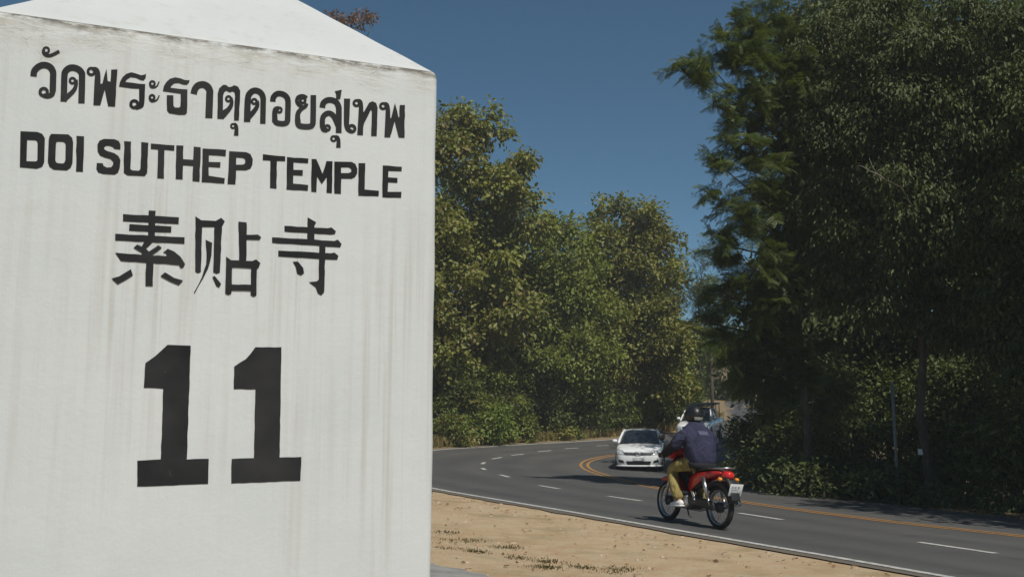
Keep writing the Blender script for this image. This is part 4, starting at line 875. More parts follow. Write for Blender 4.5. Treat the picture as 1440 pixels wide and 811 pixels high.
def limb_mesh(base, blobs, clumps, r0, rng, n_twig=6, top=None, reach=(.66, .86)):
    """tapering trunk with a limb to each bough and twigs to some of its leaf clumps"""
    mb = MB()
    base = np.array(base, float)
    zs = [c[2] for c, r in blobs]
    if top is None:
        w = np.array([r[0] ** 2 for c, r in blobs])
        xy = np.average(np.array([c for c, r in blobs]), axis=0, weights=w)
        top = np.array([base[0] * .45 + xy[0] * .55, base[1] * .45 + xy[1] * .55, max(zs) - .25 * (max(zs) - base[2])])
    top = np.array(top, float)
    m = 8
    trunk = [base + (top - base) * (k / m) + np.array([rng.normal(0, .05), rng.normal(0, .05), 0]) * r0 * 6 * (k > 0) for k in range(m + 1)]
    trunk[0] = base - np.array([0, 0, .25])
    rad = [r0 * (1.25 if k == 0 else 1) * (1 - .78 * k / m) for k in range(m + 1)]
    mb.tube(trunk, rad, 8)
    for (c, r), cl in zip(blobs, clumps):
        c = np.array(c)
        zt = base[2] + (c[2] - base[2]) * rng.uniform(*reach)
        s = np.clip((zt - base[2]) / (top[2] - base[2]), .12, .97)
        k = int(s * m)
        st = trunk[k] + (trunk[min(k + 1, m)] - trunk[k]) * (s * m - k)
        mid = st * .5 + c * .5 + np.array([rng.normal(0, .12), rng.normal(0, .12), rng.normal(.02, .10)]) * np.linalg.norm(c - st) * .5
        rr = max(.02, r0 * (1 - .75 * s) * .5)
        pts = [st, st * .6 + mid * .4 , mid, mid * .4 + c * .6, c]
        mb.tube(pts, [rr, rr * .9, rr * .7, rr * .55, rr * .4], 6)
        ids = rng.permutation(len(cl))[:n_twig]
        for i in ids:
            e = cl[i]
            m2 = c * .5 + e * .5 + rng.normal(0, .08, 3) * np.linalg.norm(e - c)
            mb.tube([c * .85 + mid * .15, m2, e], [rr * .4, rr * .25, .008], 4, cap=False)
    return mb

def tree(name, label, base, blobs, leaf, size, mat, dens=10, rc=.5, per=9, r0=.16, seed=1, group=None, droop=.35, bark=None,
         frond=False, cat='tree', aspect=.55, shell=.5, n_twig=6, top=None, pairs=6, flat=.7, spray=0.0):
    rng = np.random.default_rng(seed)
    base = np.array(base, float)
    blobs = [(np.array(c) - base, r) for c, r in blobs]
    P, O, Cc = crown_points(blobs, dens, rc, per, rng, shell)
    n = len(P)
    D = unit(O) * .7 + rng.normal(size=(n, 3)) * .45 + np.array([0, 0, -droop])
    N = rng.normal(size=(n, 3)) * .55 + np.array([0, 0, flat]) + unit(O) * .35
    L = size * rng.uniform(.65, 1.35, n)
    if spray:
        # flat sprays: a twig with feathery leaves set along both of its sides
        cl = np.vstack(Cc)
        m = len(cl)
        cen = np.vstack([np.repeat(np.array(b[0])[None], len(c_), 0) for b, c_ in zip(blobs, Cc)])
        tw = unit(cl - cen) * np.array([1, 1, .7]) + rng.normal(size=(m, 3)) * .55 + np.array([-.12, 0, -.2])
        tw = unit(tw)
        up = unit(np.array([0, 0, 1.0]) + rng.normal(size=(m, 3)) * .42)
        sd_ = unit(np.cross(tw, up))
        ln = spray * rng.uniform(.6, 1.3, m)
        P, D, N, L = [], [], [], []
        for k in range(per):
            s_ = (k + .6) / per
            sg = 1 if k % 2 else -1
            P.append(cl + tw * (ln * (s_ - .5))[:, None] - up * (ln * .12 * s_ * s_)[:, None])
            D.append(tw * .75 + sd_ * sg * .8 + rng.normal(size=(m, 3)) * .12 - up * .15)
            N.append(up + rng.normal(size=(m, 3)) * .4)
            L.append(size * rng.uniform(.75, 1.3, m) * (1.15 - .5 * s_))
        P, D, N, L = np.vstack(P), np.vstack(D), np.vstack(N), np.concatenate(L)
        V, F = frond_geo(P, D, N, L, pairs)
        a_, b_ = cl - tw * (ln * .5)[:, None], cl + tw * (ln * .5)[:, None] - up * (ln * .12)[:, None]
        w_ = sd_ * .006
        V2 = np.stack([a_ - w_, a_ + w_, b_ + w_ * .4, b_ - w_ * .4], 1).reshape(-1, 3)
        F = np.vstack([F, np.arange(len(V2)).reshape(-1, 4) + len(V)])
        V = np.vstack([V, V2])
    elif frond:
        V, F = frond_geo(P, D, N, L, pairs)
    else:
        V, F = leaf_geo(P, D, N, L, L * aspect * rng.uniform(.8, 1.2, n))
    root = thing(name, label, cat, tuple(base), group=group)
    lm = limb_mesh((0, 0, 0), blobs, Cc, r0, rng, n_twig, None if top is None else np.array(top) - base, (.86, .98) if spray else (.66, .86))
    lm.build('trunk' if cat == 'tree' else 'stem', bark or BARK, root, smooth=True)
    link('crown' if cat == 'tree' else 'foliage', mesh_np('crown', V, F), mat, root)
    return root

def px_blobs(lst, Y, flat=1.0, deep=1.0, rng=None, grow=1.0):
    """boughs from sight-line positions: (u, v, radius) or (u, v, radius, distance)"""
    out = []
    for b in lst:
        y = b[3] if len(b) > 3 else Y + (rng.uniform(-1.2, 1.2) if rng is not None else 0)
        r = b[2] * y / 1400 * grow
        out.append((at(b[0], b[1], y), (r, r * deep, r * flat)))
    return out
def foot(u, Y):
    x = (u - 720) / 1400 * Y * .99
    return (x, Y, gz(x, Y))

rb = np.random.default_rng(21)
GL = 'trees of the sunlit forest beyond the bend'
teak = tree('teak_tree', 'tall big-leafed tree right beside the white kilometre stone, the highest of the sunlit forest', foot(655, 50.5),
     px_blobs([(640, 178, 34), (672, 168, 24), (700, 186, 17), (622, 225, 48), (660, 228, 34), (722, 240, 24), (745, 225, 13), (700, 262, 30), (660, 300, 52), (725, 300, 40), (622, 340, 55),
               (690, 375, 52), (640, 430, 55), (715, 440, 40), (670, 500, 50)], 50.5, .95, 1.1, rb),
     'broad', .26, LEAF_TEAK, dens=13, rc=.5, per=13, r0=.2, seed=11, group=GL, aspect=.62, droop=.5)
olive = tree('forest_tree', 'olive green tree in the middle of the sunlit forest, left of its highest round crown', foot(775, 54),
     px_blobs([(760, 315, 20), (790, 318, 14), (812, 335, 18), (745, 355, 42), (800, 365, 48), (770, 420, 58), (725, 405, 38), (820, 430, 45), (760, 490, 52), (815, 500, 45)], 54, .95, 1.1, rb),
     'broad', .2, LEAF_OLIVE, dens=16, rc=.5, per=14, r0=.22, seed=12, group=GL)
roundc = tree('forest_tree', 'broad round-crowned tree of the sunlit forest above the white sedan', foot(885, 58),
     px_blobs([(890, 308, 32), (850, 300, 20), (915, 318, 26), (940, 345, 15), (862, 345, 48), (910, 365, 42), (945, 385, 20), (880, 410, 58), (935, 430, 34), (835, 400, 40), (845, 460, 45),
               (905, 480, 52), (950, 475, 30), (870, 530, 45), (945, 530, 35)], 58, .95, 1.1, rb),
     'broad', .23, LEAF_TEAK, dens=15, rc=.5, per=13, r0=.25, seed=13, group=GL)
tree('forest_tree', 'pale airy tree with sky showing through, between the sunlit forest and the dark trees', foot(985, 74),
     px_blobs([(985, 375, 26), (1005, 345, 20), (965, 415, 26), (1000, 430, 30), (972, 470, 28), (1010, 480, 30), (968, 520, 30)], 74, .9, 1.0, rb),
     'frond', .4, LEAF_FERN, dens=6, rc=.6, per=7, r0=.2, spray=1.3, seed=14, group=GL, frond=True)
tree('forest_tree', 'half-hidden tree of the sunlit forest at the edge of the kilometre stone', foot(600, 47.5),
     px_blobs([(600, 330, 50), (618, 400, 42), (590, 430, 60), (622, 470, 38), (600, 520, 50)], 47.5, 1, 1, rb),
     'broad', .22, LEAF_TEAK, dens=16, rc=.5, per=12, r0=.2, seed=15, group=GL)
tree('dry_tree', 'reddish brown treetop showing above the sloping cap of the kilometre stone', foot(465, 60),
     px_blobs([(470, 26, 15), (488, 34, 10), (508, 28, 13), (525, 25, 6), (450, 55, 25), (480, 70, 30), (440, 110, 45), (490, 130, 40)], 60, .7, 1, rb),
     'broad', .20, LEAF_BROWN, dens=26, rc=.4, per=10, r0=.3, seed=16, aspect=.5)
# second row closing the gaps; dark leaf colour stands in for shade there
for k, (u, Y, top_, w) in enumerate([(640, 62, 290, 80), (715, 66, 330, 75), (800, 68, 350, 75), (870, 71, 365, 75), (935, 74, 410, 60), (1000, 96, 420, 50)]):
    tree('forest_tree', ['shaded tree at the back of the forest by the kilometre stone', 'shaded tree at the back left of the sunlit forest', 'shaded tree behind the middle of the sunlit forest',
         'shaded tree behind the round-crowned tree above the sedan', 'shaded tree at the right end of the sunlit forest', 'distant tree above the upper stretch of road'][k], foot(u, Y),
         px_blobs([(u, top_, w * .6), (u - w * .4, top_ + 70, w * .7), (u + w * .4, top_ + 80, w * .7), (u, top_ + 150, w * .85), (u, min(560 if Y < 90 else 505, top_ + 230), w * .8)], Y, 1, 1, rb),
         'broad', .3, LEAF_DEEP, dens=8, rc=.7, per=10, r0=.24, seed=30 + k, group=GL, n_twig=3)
# shrubs along the far verge
GS = 'shrubs along the far verge of the bend'
sl = [(618, 590, 34, 47), (628, 545, 40, 49), (655, 585, 36, 49), (690, 555, 42, 50.5), (720, 590, 34, 51), (700, 600, 24, 48.8), (750, 555, 42, 53), (770, 592, 30, 53), (800, 560, 42, 55),
      (820, 588, 30, 55.5), (845, 555, 40, 57), (862, 585, 26, 57.5), (885, 560, 36, 59.5), (900, 588, 18, 60), (925, 555, 34, 62), (950, 570, 26, 64), (962, 552, 26, 68), (640, 605, 18, 46.6), (740, 604, 16, 51), (800, 602, 16, 54.4), (660, 510, 40, 53), (735, 505, 40, 55), (860, 505, 40, 60), (935, 505, 36, 64)]
names = ['low leafy shrub on the far verge close beside the kilometre stone', 'bushy shrub in the sunlit forest edge']
for k, (u, v, r, Y) in enumerate(sl):
    far_lab = 'leafy green shrub of the thicket lining the far verge, left of the white sedan' if u < 870 else 'leafy green shrub of the thicket lining the far verge behind the white sedan'
    tree('shrub', far_lab, foot(u, Y),
         px_blobs([(u, v, r), (u - r * .6, v + r * .45, r * .6), (u + r * .6, v + r * .4, r * .65), (u + r * .2, v - r * .6, r * .5), (u - r * .5, v - r * .4, r * .45)], Y, 1, .9, rb),
         'broad', [.14, .17, .2][k % 3], [LEAF_LIME, LEAF_DEEP, LEAF_TEAK, LEAF_OLIVE, LEAF_DEEP][k % 5], dens=20, rc=.4, per=12, r0=.05, seed=60 + k,
         group=GS + (' left of the sedan' if u < 870 else ' behind the sedan'), cat='shrub', n_twig=4, droop=.2, aspect=.5)

# dark trees on the inside of the bend
GD = 'dark trees on the inside of the bend'
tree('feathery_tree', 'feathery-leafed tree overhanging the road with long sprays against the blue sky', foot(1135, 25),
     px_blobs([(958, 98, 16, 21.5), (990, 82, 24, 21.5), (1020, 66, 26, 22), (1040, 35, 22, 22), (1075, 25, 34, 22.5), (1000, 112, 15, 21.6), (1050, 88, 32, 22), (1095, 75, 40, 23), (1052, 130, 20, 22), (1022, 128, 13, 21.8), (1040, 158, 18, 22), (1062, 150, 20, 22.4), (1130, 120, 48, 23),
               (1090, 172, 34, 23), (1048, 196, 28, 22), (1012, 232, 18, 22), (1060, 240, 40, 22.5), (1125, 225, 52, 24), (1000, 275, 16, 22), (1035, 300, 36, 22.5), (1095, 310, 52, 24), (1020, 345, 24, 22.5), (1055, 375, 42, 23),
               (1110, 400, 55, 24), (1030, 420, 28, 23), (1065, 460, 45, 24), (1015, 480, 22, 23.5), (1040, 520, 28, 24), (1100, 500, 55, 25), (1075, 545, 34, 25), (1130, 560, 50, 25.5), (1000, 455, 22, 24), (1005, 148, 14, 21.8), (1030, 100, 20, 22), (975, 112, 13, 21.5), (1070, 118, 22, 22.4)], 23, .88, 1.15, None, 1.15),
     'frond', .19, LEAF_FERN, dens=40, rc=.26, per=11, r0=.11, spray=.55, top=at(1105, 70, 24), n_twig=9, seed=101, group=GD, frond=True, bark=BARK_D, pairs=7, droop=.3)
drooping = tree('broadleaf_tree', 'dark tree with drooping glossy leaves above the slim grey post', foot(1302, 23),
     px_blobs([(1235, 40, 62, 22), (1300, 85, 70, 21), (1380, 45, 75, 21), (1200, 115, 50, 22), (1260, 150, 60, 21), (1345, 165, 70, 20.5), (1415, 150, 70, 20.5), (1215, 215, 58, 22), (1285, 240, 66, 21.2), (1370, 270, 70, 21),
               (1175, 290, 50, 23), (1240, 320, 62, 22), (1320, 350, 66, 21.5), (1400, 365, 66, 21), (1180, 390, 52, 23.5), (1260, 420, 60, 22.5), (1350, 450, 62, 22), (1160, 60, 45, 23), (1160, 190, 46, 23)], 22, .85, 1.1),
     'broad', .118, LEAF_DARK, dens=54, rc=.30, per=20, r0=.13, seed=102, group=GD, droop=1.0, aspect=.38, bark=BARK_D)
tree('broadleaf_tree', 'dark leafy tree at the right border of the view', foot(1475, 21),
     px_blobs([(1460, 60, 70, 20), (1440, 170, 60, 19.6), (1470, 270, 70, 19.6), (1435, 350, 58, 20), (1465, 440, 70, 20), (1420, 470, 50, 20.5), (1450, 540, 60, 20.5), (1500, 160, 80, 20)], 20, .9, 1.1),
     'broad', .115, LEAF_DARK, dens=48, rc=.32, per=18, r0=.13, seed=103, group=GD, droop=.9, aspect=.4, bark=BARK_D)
# back row, closes the view inside the hairpin
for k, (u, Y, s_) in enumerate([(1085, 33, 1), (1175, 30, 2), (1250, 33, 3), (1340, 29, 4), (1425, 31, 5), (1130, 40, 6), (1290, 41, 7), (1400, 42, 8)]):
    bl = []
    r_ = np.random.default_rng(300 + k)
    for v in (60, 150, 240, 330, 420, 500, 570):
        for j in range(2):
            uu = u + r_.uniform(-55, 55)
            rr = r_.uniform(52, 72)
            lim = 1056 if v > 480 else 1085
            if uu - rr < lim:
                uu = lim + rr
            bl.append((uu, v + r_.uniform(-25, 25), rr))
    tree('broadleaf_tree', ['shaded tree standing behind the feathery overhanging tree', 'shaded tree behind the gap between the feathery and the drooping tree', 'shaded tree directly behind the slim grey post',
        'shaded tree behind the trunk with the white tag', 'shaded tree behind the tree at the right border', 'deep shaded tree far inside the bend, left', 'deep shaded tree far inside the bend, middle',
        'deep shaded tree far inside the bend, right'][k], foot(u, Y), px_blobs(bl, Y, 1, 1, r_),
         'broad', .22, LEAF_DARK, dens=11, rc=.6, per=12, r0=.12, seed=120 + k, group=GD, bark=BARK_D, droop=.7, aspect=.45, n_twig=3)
# shrubs under the dark trees
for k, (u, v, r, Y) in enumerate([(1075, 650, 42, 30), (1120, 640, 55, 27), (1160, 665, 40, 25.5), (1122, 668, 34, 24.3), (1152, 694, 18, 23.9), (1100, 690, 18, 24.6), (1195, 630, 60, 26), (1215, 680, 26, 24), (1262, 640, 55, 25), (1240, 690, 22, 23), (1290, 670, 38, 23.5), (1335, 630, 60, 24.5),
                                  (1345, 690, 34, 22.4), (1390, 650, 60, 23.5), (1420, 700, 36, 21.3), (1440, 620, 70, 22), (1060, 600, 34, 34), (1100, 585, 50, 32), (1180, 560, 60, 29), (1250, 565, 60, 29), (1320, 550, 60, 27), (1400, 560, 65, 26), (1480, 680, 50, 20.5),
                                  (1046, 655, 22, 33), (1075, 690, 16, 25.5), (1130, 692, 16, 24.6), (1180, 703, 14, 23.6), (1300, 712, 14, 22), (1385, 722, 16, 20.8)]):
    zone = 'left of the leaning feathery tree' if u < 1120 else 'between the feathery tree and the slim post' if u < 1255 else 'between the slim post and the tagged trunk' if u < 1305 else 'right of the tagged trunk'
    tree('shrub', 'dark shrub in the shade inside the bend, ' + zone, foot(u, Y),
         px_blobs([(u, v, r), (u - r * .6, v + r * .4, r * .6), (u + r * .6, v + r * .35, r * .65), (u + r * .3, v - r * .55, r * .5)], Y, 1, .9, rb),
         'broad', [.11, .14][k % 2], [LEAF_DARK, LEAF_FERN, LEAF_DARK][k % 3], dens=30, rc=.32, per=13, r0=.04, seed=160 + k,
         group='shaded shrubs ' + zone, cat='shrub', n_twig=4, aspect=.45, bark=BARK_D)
# unseen trees added right of the view to shade the inner lane and undergrowth
for k, (x, y) in enumerate([(13.9, 13.2), (15.2, 19.6), (23, 15)]):
    r_ = np.random.default_rng(500 + k)
    b0 = (x, y, gz(x, y))
    lean_ = 1.9 if k < 1 else 0.0
    bl = [((x - lean_ + r_.normal(0, 1.3), y + r_.normal(0, 1.4), b0[2] + (r_.uniform(4.0, 8.0) if k < 1 else r_.uniform(4, 10))), (1.8, 1.8, 1.2)) for _ in range(15)]
    if k == 0:
        bl = [((a, b, c_ + b0[2]), (1.35, 1.35, .9)) for a, b, c_ in [(11.9, 12.4, 6), (11.3, 13.4, 6.8), (11.0, 14.2, 8), (10.5, 15, 9), (12.3, 13.2, 8), (12.8, 11.9, 7), (11.7, 14.8, 9.6), (12.8, 14.6, 7), (13.5, 13.2, 9), (11.2, 15.6, 10.4)]]
    if k == 1:
        bl = [((a, b, c_ + b0[2]), (1.35, 1.35, .9)) for a, b, c_ in [(13.6, 17.6, 6), (14.2, 18.6, 7.2), (13.5, 18.8, 8.6), (14.6, 19.8, 6.4), (15.2, 18.6, 8.6), (14.0, 20.2, 9.4), (15.6, 20.6, 8), (14.8, 17.2, 7.6), (14.4, 20.8, 7.4)]]
    tree('broadleaf_tree', ['dark tree overhanging the inner lane from beyond the right border', 'dark tree standing beside the road just beyond the right border', 'tall dark tree farthest beyond the right border'][k], b0, bl, 'broad', .22 if k == 0 else .3, LEAF_DARK, dens=14, rc=.5, per=12, r0=.2, seed=520 + k,
         group='trees beyond the right border', bark=BARK_D, droop=.7, n_twig=3)

# pale bare branch showing in front of the drooping tree
pb = Vector(drooping.location)
mbp = MB()
P_ = [at(1205, 233, 20.3), at(1213, 234, 20.2), at(1224, 241, 20.15), at(1233, 244, 20.1), at(1243, 251, 20.2), at(1256, 258, 20.1), at(1268, 264, 20.3), at(1285, 296, 20.9)]
mbp.tube([p - pb for p in P_], [.004, .007, .008, .010, .011, .012, .014, .018], 6)
P_ = [at(1254, 218, 20.4), at(1257, 229, 20.3), at(1263, 243, 20.2), at(1267, 263, 20.3)]
mbp.tube([p - pb for p in P_], [.003, .005, .007, .009], 6)
P_ = [at(1222, 222, 20.3), at(1226, 232, 20.2), at(1233, 244, 20.1)]
mbp.tube([p - pb for p in P_], [.003, .004, .006], 6)
mbp.build('bare_branch', simple_mat('pale_dead_wood', (.24, .21, .17), .9), drooping, smooth=True)

# tree added to shade the pickup, its crown hanging over the road
b0 = (16.0, 50.5, gz(16.0, 50.5))
tree('broadleaf_tree', 'shaded tree hanging over the upper road behind the pickup truck', b0,
     [((a, b, c_ + b0[2]), (1.5, 1.5, 1.1)) for a, b, c_ in [(13.4, 51, 6.4), (14.6, 50, 7.4), (13.2, 52, 8.4), (15.6, 51, 6.2), (14.4, 51.6, 9.4), (16.2, 50, 9), (15.4, 49, 7.6), (17, 51, 7.4)]],
     'broad', .26, LEAF_DEEP, dens=12, rc=.5, per=12, r0=.2, seed=610, group=GD, bark=BARK_D, n_twig=4)
# the forest goes on to the left, behind the kilometre stone
GH = 'forest trees hidden behind the kilometre stone'
for k, (x, y, src, rz) in enumerate([(-9.5, 39, teak, 1.0), (-11, 47, roundc, 2.2), (-8.5, 54, olive, .6), (-15, 42, olive, 3.0), (-17, 51, teak, 4.1), (-14, 34, roundc, 5.2), (-21, 44, roundc, 1.6),
                                     (-20, 36, teak, 2.7), (-26, 50, olive, 0.3), (-26, 40, roundc, 3.6), (-33, 45, teak, 5.0), (-19, 29, olive, 4.4), (-28, 32, teak, 1.9), (-36, 37, olive, 2.4), (-13, 58, roundc, 3.3), (-23, 58, teak, .9)]):
    c_ = copy_tree(src)
    c_.location = (x, y, gz(x, y))
    c_.rotation_euler = (0, 0, rz)
    c_.scale = (.8, .8, .8)
    c_['label'] = 'leafy tree of the forest that carries on behind the kilometre stone'
    c_['group'] = GH

# ------------------------------------------------------------------ motorcycle and rider
RED = simple_mat('red_bike_plastic', (.50, .018, .014), .28, coat=.5, var=.08, scale=9)
BLACKP = simple_mat('black_plastic', (.018, .018, .019), .5)
RUBBER = simple_mat('tyre_rubber', (.022, .021, .02), .85, var=.25)
CHROME = simple_mat('bright_metal', (.50, .50, .50), .35, 1.0)
ALU = simple_mat('cast_aluminium', (.42, .42, .41), .45, .9, var=.2)
DARKM = simple_mat('dark_engine_metal', (.06, .06, .062), .5, .6, var=.3)
VINYL = simple_mat('seat_vinyl', (.016, .016, .017), .55, bump=.2, scale=90)
LENS_R = simple_mat('red_lens', (.55, .02, .015), .15, coat=.6)
LENS_A = simple_mat('amber_lens', (.75, .28, .03), .2)
LENS_W = simple_mat('clear_lens', (.70, .72, .74), .12, spec=.7)
PLATE = simple_mat("white_plate", (.78, .78, .76), .45, var=.05)
PLATE_INK = simple_mat("plate_ink", (.40, .40, .41), .5)

BP = Vector((2.52, 14.2, 0))
BP.z = g(BP.x, BP.y) + .004
HD = math.atan2(.91, -.415)
bike = thing('motorcycle', 'red underbone motorcycle ridden away along the near lane', 'motorcycle', BP, (R(3), -.023, HD))
def wheel_parts(x):
    r = .285
    mb = MB()
    mb.lathe([(r - .062, -.022), (r - .045, -.036), (r - .018, -.036), (r - .004, -.02), (r, 0), (r - .004, .02), (r - .018, .036), (r - .045, .036), (r - .062, .022)], n=40, closed=True)
    w = mb.build('wheel', RUBBER, bike, smooth=True, loc=(x, 0, r))
    MB().lathe([(r - .058, -.026), (r - .075, -.022), (r - .080, 0), (r - .075, .022), (r - .058, .026)], n=40).build('rim', ALU, w, smooth=True)
    sp = MB()
    for k in range(20):
        a = 2 * math.pi * k / 20
        a2 = a + (.35 if k % 2 else -.35)
        sy = .03 if (k // 2) % 2 else -.03
        sp.tube([(.045 * math.cos(a2), sy, .045 * math.sin(a2)), ((r - .075) * math.cos(a), 0, (r - .075) * math.sin(a))], .0022, 4)
    sp.build('spokes', DARKM, w)
    MB().lathe([(.0, -.06), (.03, -.06), (.055, -.035), (.07, -.03), (.07, .03), (.055, .035), (.03, .06), (0, .06)], n=20).build('hub', DARKM, w, smooth=True)
    return w
wheel_parts(.61)
wheel_parts(-.61)
def fender(name, cx, a0, a1, r0, w, mat):
    secs = []
    for k in range(14):
        a = R(a0 + (a1 - a0) * k / 13)
        ca, sa = math.cos(a), math.sin(a)
        sec = []
        for y, dr in ((-w, -.05), (-w * .95, 0), (-w * .5, .02), (0, .026), (w * .5, .02), (w * .95, 0), (w, -.05), (w * .9, -.048), (w * .85, -.004), (0, .02), (-w * .85, -.004), (-w * .9, -.048)):
            sec.append((cx + (r0 + dr) * ca, y, .285 + (r0 + dr) * sa))
        secs.append(sec)
    return MB().loft(secs).build(name, mat, bike, smooth=True)
fender('front_fender', .61, 68, 172, .325, .065, RED)
fender('rear_fender', -.61, 35, 168, .335, .062, BLACKP)
for sy in (-1, 1):
    MB().tube([(.61, .062 * sy, .285), (.545, .066 * sy, .50), (.47, .07 * sy, .74)], [.017, .021, .025], 10).build('fork_leg', ALU if sy > 0 else ALU, bike, smooth=True)
    MB().tube([(-.56, .125 * sy, .30), (-.50, .128 * sy, .42)], [.014, .018], 10).tube([(-.50, .128 * sy, .42), (-.40, .13 * sy, .66)], .030, 10).build('shock_absorber', CHROME, bike, smooth=True)
# leg shield: curved panel behind the front wheel
secs = []
for x, z, w, dpt in ((.40, .93, .10, .05), (.42, .84, .16, .06), (.40, .72, .20, .07), (.355, .58, .205, .07), (.30, .44, .17, .06), (.26, .34, .12, .04)):
    sec = []
    for s_ in np.linspace(-1, 1, 7):
        sec.append((x + dpt * (1 - s_ * s_) - .08 * s_ * s_, w * s_, z))
    for s_ in np.linspace(1, -1, 7):
        sec.append((x - .018 + dpt * (1 - s_ * s_) - .08 * s_ * s_, w * s_ * .97, z))
    secs.append(sec)
MB().loft(secs).build('leg_shield', RED, bike, smooth=True)
# handlebar cowl with lamp
secs = []
for x, w, h, z in ((.36, .11, .045, .985), (.40, .15, .07, .985), (.45, .15, .085, .965), (.51, .12, .085, .945), (.555, .085, .065, .93)):
    secs.append([(x, w * math.cos(a), z + h * math.sin(a)) for a in np.linspace(0, 2 * math.pi, 14, endpoint=False)])
cowl = MB().loft(secs).build('headlight_cowl', RED, bike, smooth=True)
MB().lathe([(0, .012), (.04, .010), (.06, 0), (.062, -.01)], axis='x', n=18).build('headlight', LENS_W, cowl, smooth=True, loc=(.556, 0, .93))
hb = MB().tube([(.35, -.37, .915), (.385, -.27, .935), (.42, -.10, .96), (.42, .10, .96), (.385, .27, .935), (.35, .37, .915)], .011, 8).build('handlebar', BLACKP, bike, smooth=True)
for sy in (-1, 1):
    MB().tube([(.351, .366 * sy, .916), (.381, .28 * sy, .933)], .017, 10).build('grip', RUBBER, hb, smooth=True)
    MB().tube([(.41, .33 * sy, .93), (.47, .24 * sy, .945)], .006, 6).build('lever', ALU, hb)
    mr = MB().tube([(.40, .21 * sy, .99), (.41, .24 * sy, 1.10), (.40, .29 * sy, 1.155)], .005, 6).build('mirror', BLACKP, bike, smooth=True)
    MB().lathe([(0, -.012), (.045, -.012), (.055, 0), (.045, .012), (0, .014)], axis='x', n=16).build('mirror_head', BLACKP, mr, smooth=True, loc=(.40, .30 * sy, 1.18))
# underbone tunnel, frame and swing arm
MB().tube([(.42, 0, .86), (.28, 0, .66), (.10, 0, .52), (-.08, 0, .52), (-.3, 0, .62)], [.05, .055, .06, .06, .05], 10).build('frame', BLACKP, bike, smooth=True)
for sy in (-1, 1):
    MB().tube([(-.02, .085 * sy, .34), (-.61, .095 * sy, .285)], [.026, .02], 8).build('swing_arm', DARKM, bike, smooth=True)
MB().prism([(-.66, .24), (-.63, .34), (-.55, .37), (-.06, .40), (.0, .36), (-.02, .29), (-.5, .25)], .098, .135).build('chain_case', BLACKP, bike, bevel=.012)
# engine
eng = MB().box((.07, 0, .31), (.34, .2, .2)).build('engine', DARKM, bike, bevel=.035, seg=3)
MB().lathe([(0, .03), (.075, .03), (.10, .0), (.10, -.03)], n=24).build('engine_cover', ALU, eng, smooth=True, loc=(.03, .12, .31))
cyl = MB()
for k in range(7):
    cyl.box((.25 + k * .022, 0, .36 + k * .004), (.010, .15 - .004 * k, .15))
cyl.box((.31, 0, .37), (.18, .10, .10))
cyl.build('cylinder', ALU, eng)
MB().tube([(.36, -.03, .30), (.30, -.10, .20), (.05, -.14, .19), (-.2, -.16, .24)], .017, 8).tube([(-.2, -.165, .24), (-.34, -.17, .27), (-.78, -.18, .36)], [.03, .045, .045], 12).build('exhaust', CHROME, bike, smooth=True)
# tail body: wide and low at the front, tapering up to the lamp
for sy in (-1, 1):
    secs = []
    for x, z0, z1, y0 in ((.06, .40, .60, .055), (-.04, .43, .70, .085), (-.18, .53, .74, .105), (-.36, .62, .755, .11), (-.56, .68, .77, .10), (-.74, .71, .77, .075)):
        zm = (z0 + z1) / 2
        secs.append([(x, y0 * sy * .80, z0), (x, y0 * sy * 1.08, z0 + (zm - z0) * .5), (x, y0 * sy * 1.18, zm), (x, y0 * sy * 1.1, z1 - (z1 - zm) * .3), (x, y0 * sy * .85, z1), (x, y0 * sy * .5, zm)])
    MB().loft(secs).build('side_panel', RED, bike, sub=1)
secs = []
for x, w, zt in ((.10, .06, .715), (.06, .09, .755), (-.08, .115, .775), (-.22, .125, .775), (-.36, .125, .80), (-.52, .115, .815), (-.64, .095, .815), (-.70, .06, .80)):
    secs.append([(x, -w, zt - .05), (x, -w * .98, zt - .015), (x, -w * .6, zt), (x, w * .6, zt), (x, w * .98, zt - .015), (x, w, zt - .05)])
MB().loft(secs).build('seat', VINYL, bike, sub=1)
secs = []
for x, w, h, z in ((-.70, .075, .055, .725), (-.76, .08, .06, .72), (-.82, .07, .055, .715), (-.85, .045, .038, .712)):
    secs.append([(x, w * math.cos(a), z + h * math.sin(a)) for a in np.linspace(0, 2 * math.pi, 14, endpoint=False)])
MB().loft(secs).build('tail_light', LENS_R, bike, smooth=True)
gr_ = MB()
gr_.tube([(-.48, .115, .79), (-.66, .125, .80), (-.78, .10, .81), (-.82, 0, .815), (-.78, -.10, .81), (-.66, -.125, .80), (-.48, -.115, .79)], .011, 8)
gr_.build('grab_rail', CHROME, bike, smooth=True)
for sy in (-1, 1):
    MB().lathe([(0, -.035), (.022, -.028), (.03, 0), (.025, .022), (0, .03)], axis='x', n=12).build('turn_signal', LENS_A, bike, smooth=True, loc=(-.78, .135 * sy, .66))
MB().prism([(-.80, .70), (-.90, .62), (-.965, .40), (-.95, .39), (-.88, .58), (-.78, .66)], -.07, .07).build('plate_holder', BLACKP, bike, bevel=.006)
pl = MB().box((0, 0, 0), (.006, .205, .165)).build('number_plate', PLATE, bike, bevel=.002, loc=(-.945, .0, .535), rot=(0, R(-20), 0))
ink = MB()
for k, (y, z, w, h) in enumerate([(.06, .035, .03, .035), (.015, .035, .03, .035), (-.035, .035, .03, .035), (.02, 0.0, .11, .012), (.055, -.045, .025, .045), (.01, -.045, .022, .045), (-.035, -.045, .025, .045), (-.07, -.045, .012, .045)]):
    ink.box((-.0038, y, z), (.001, w, h))
ink.build('plate_marking', PLATE_INK, pl)
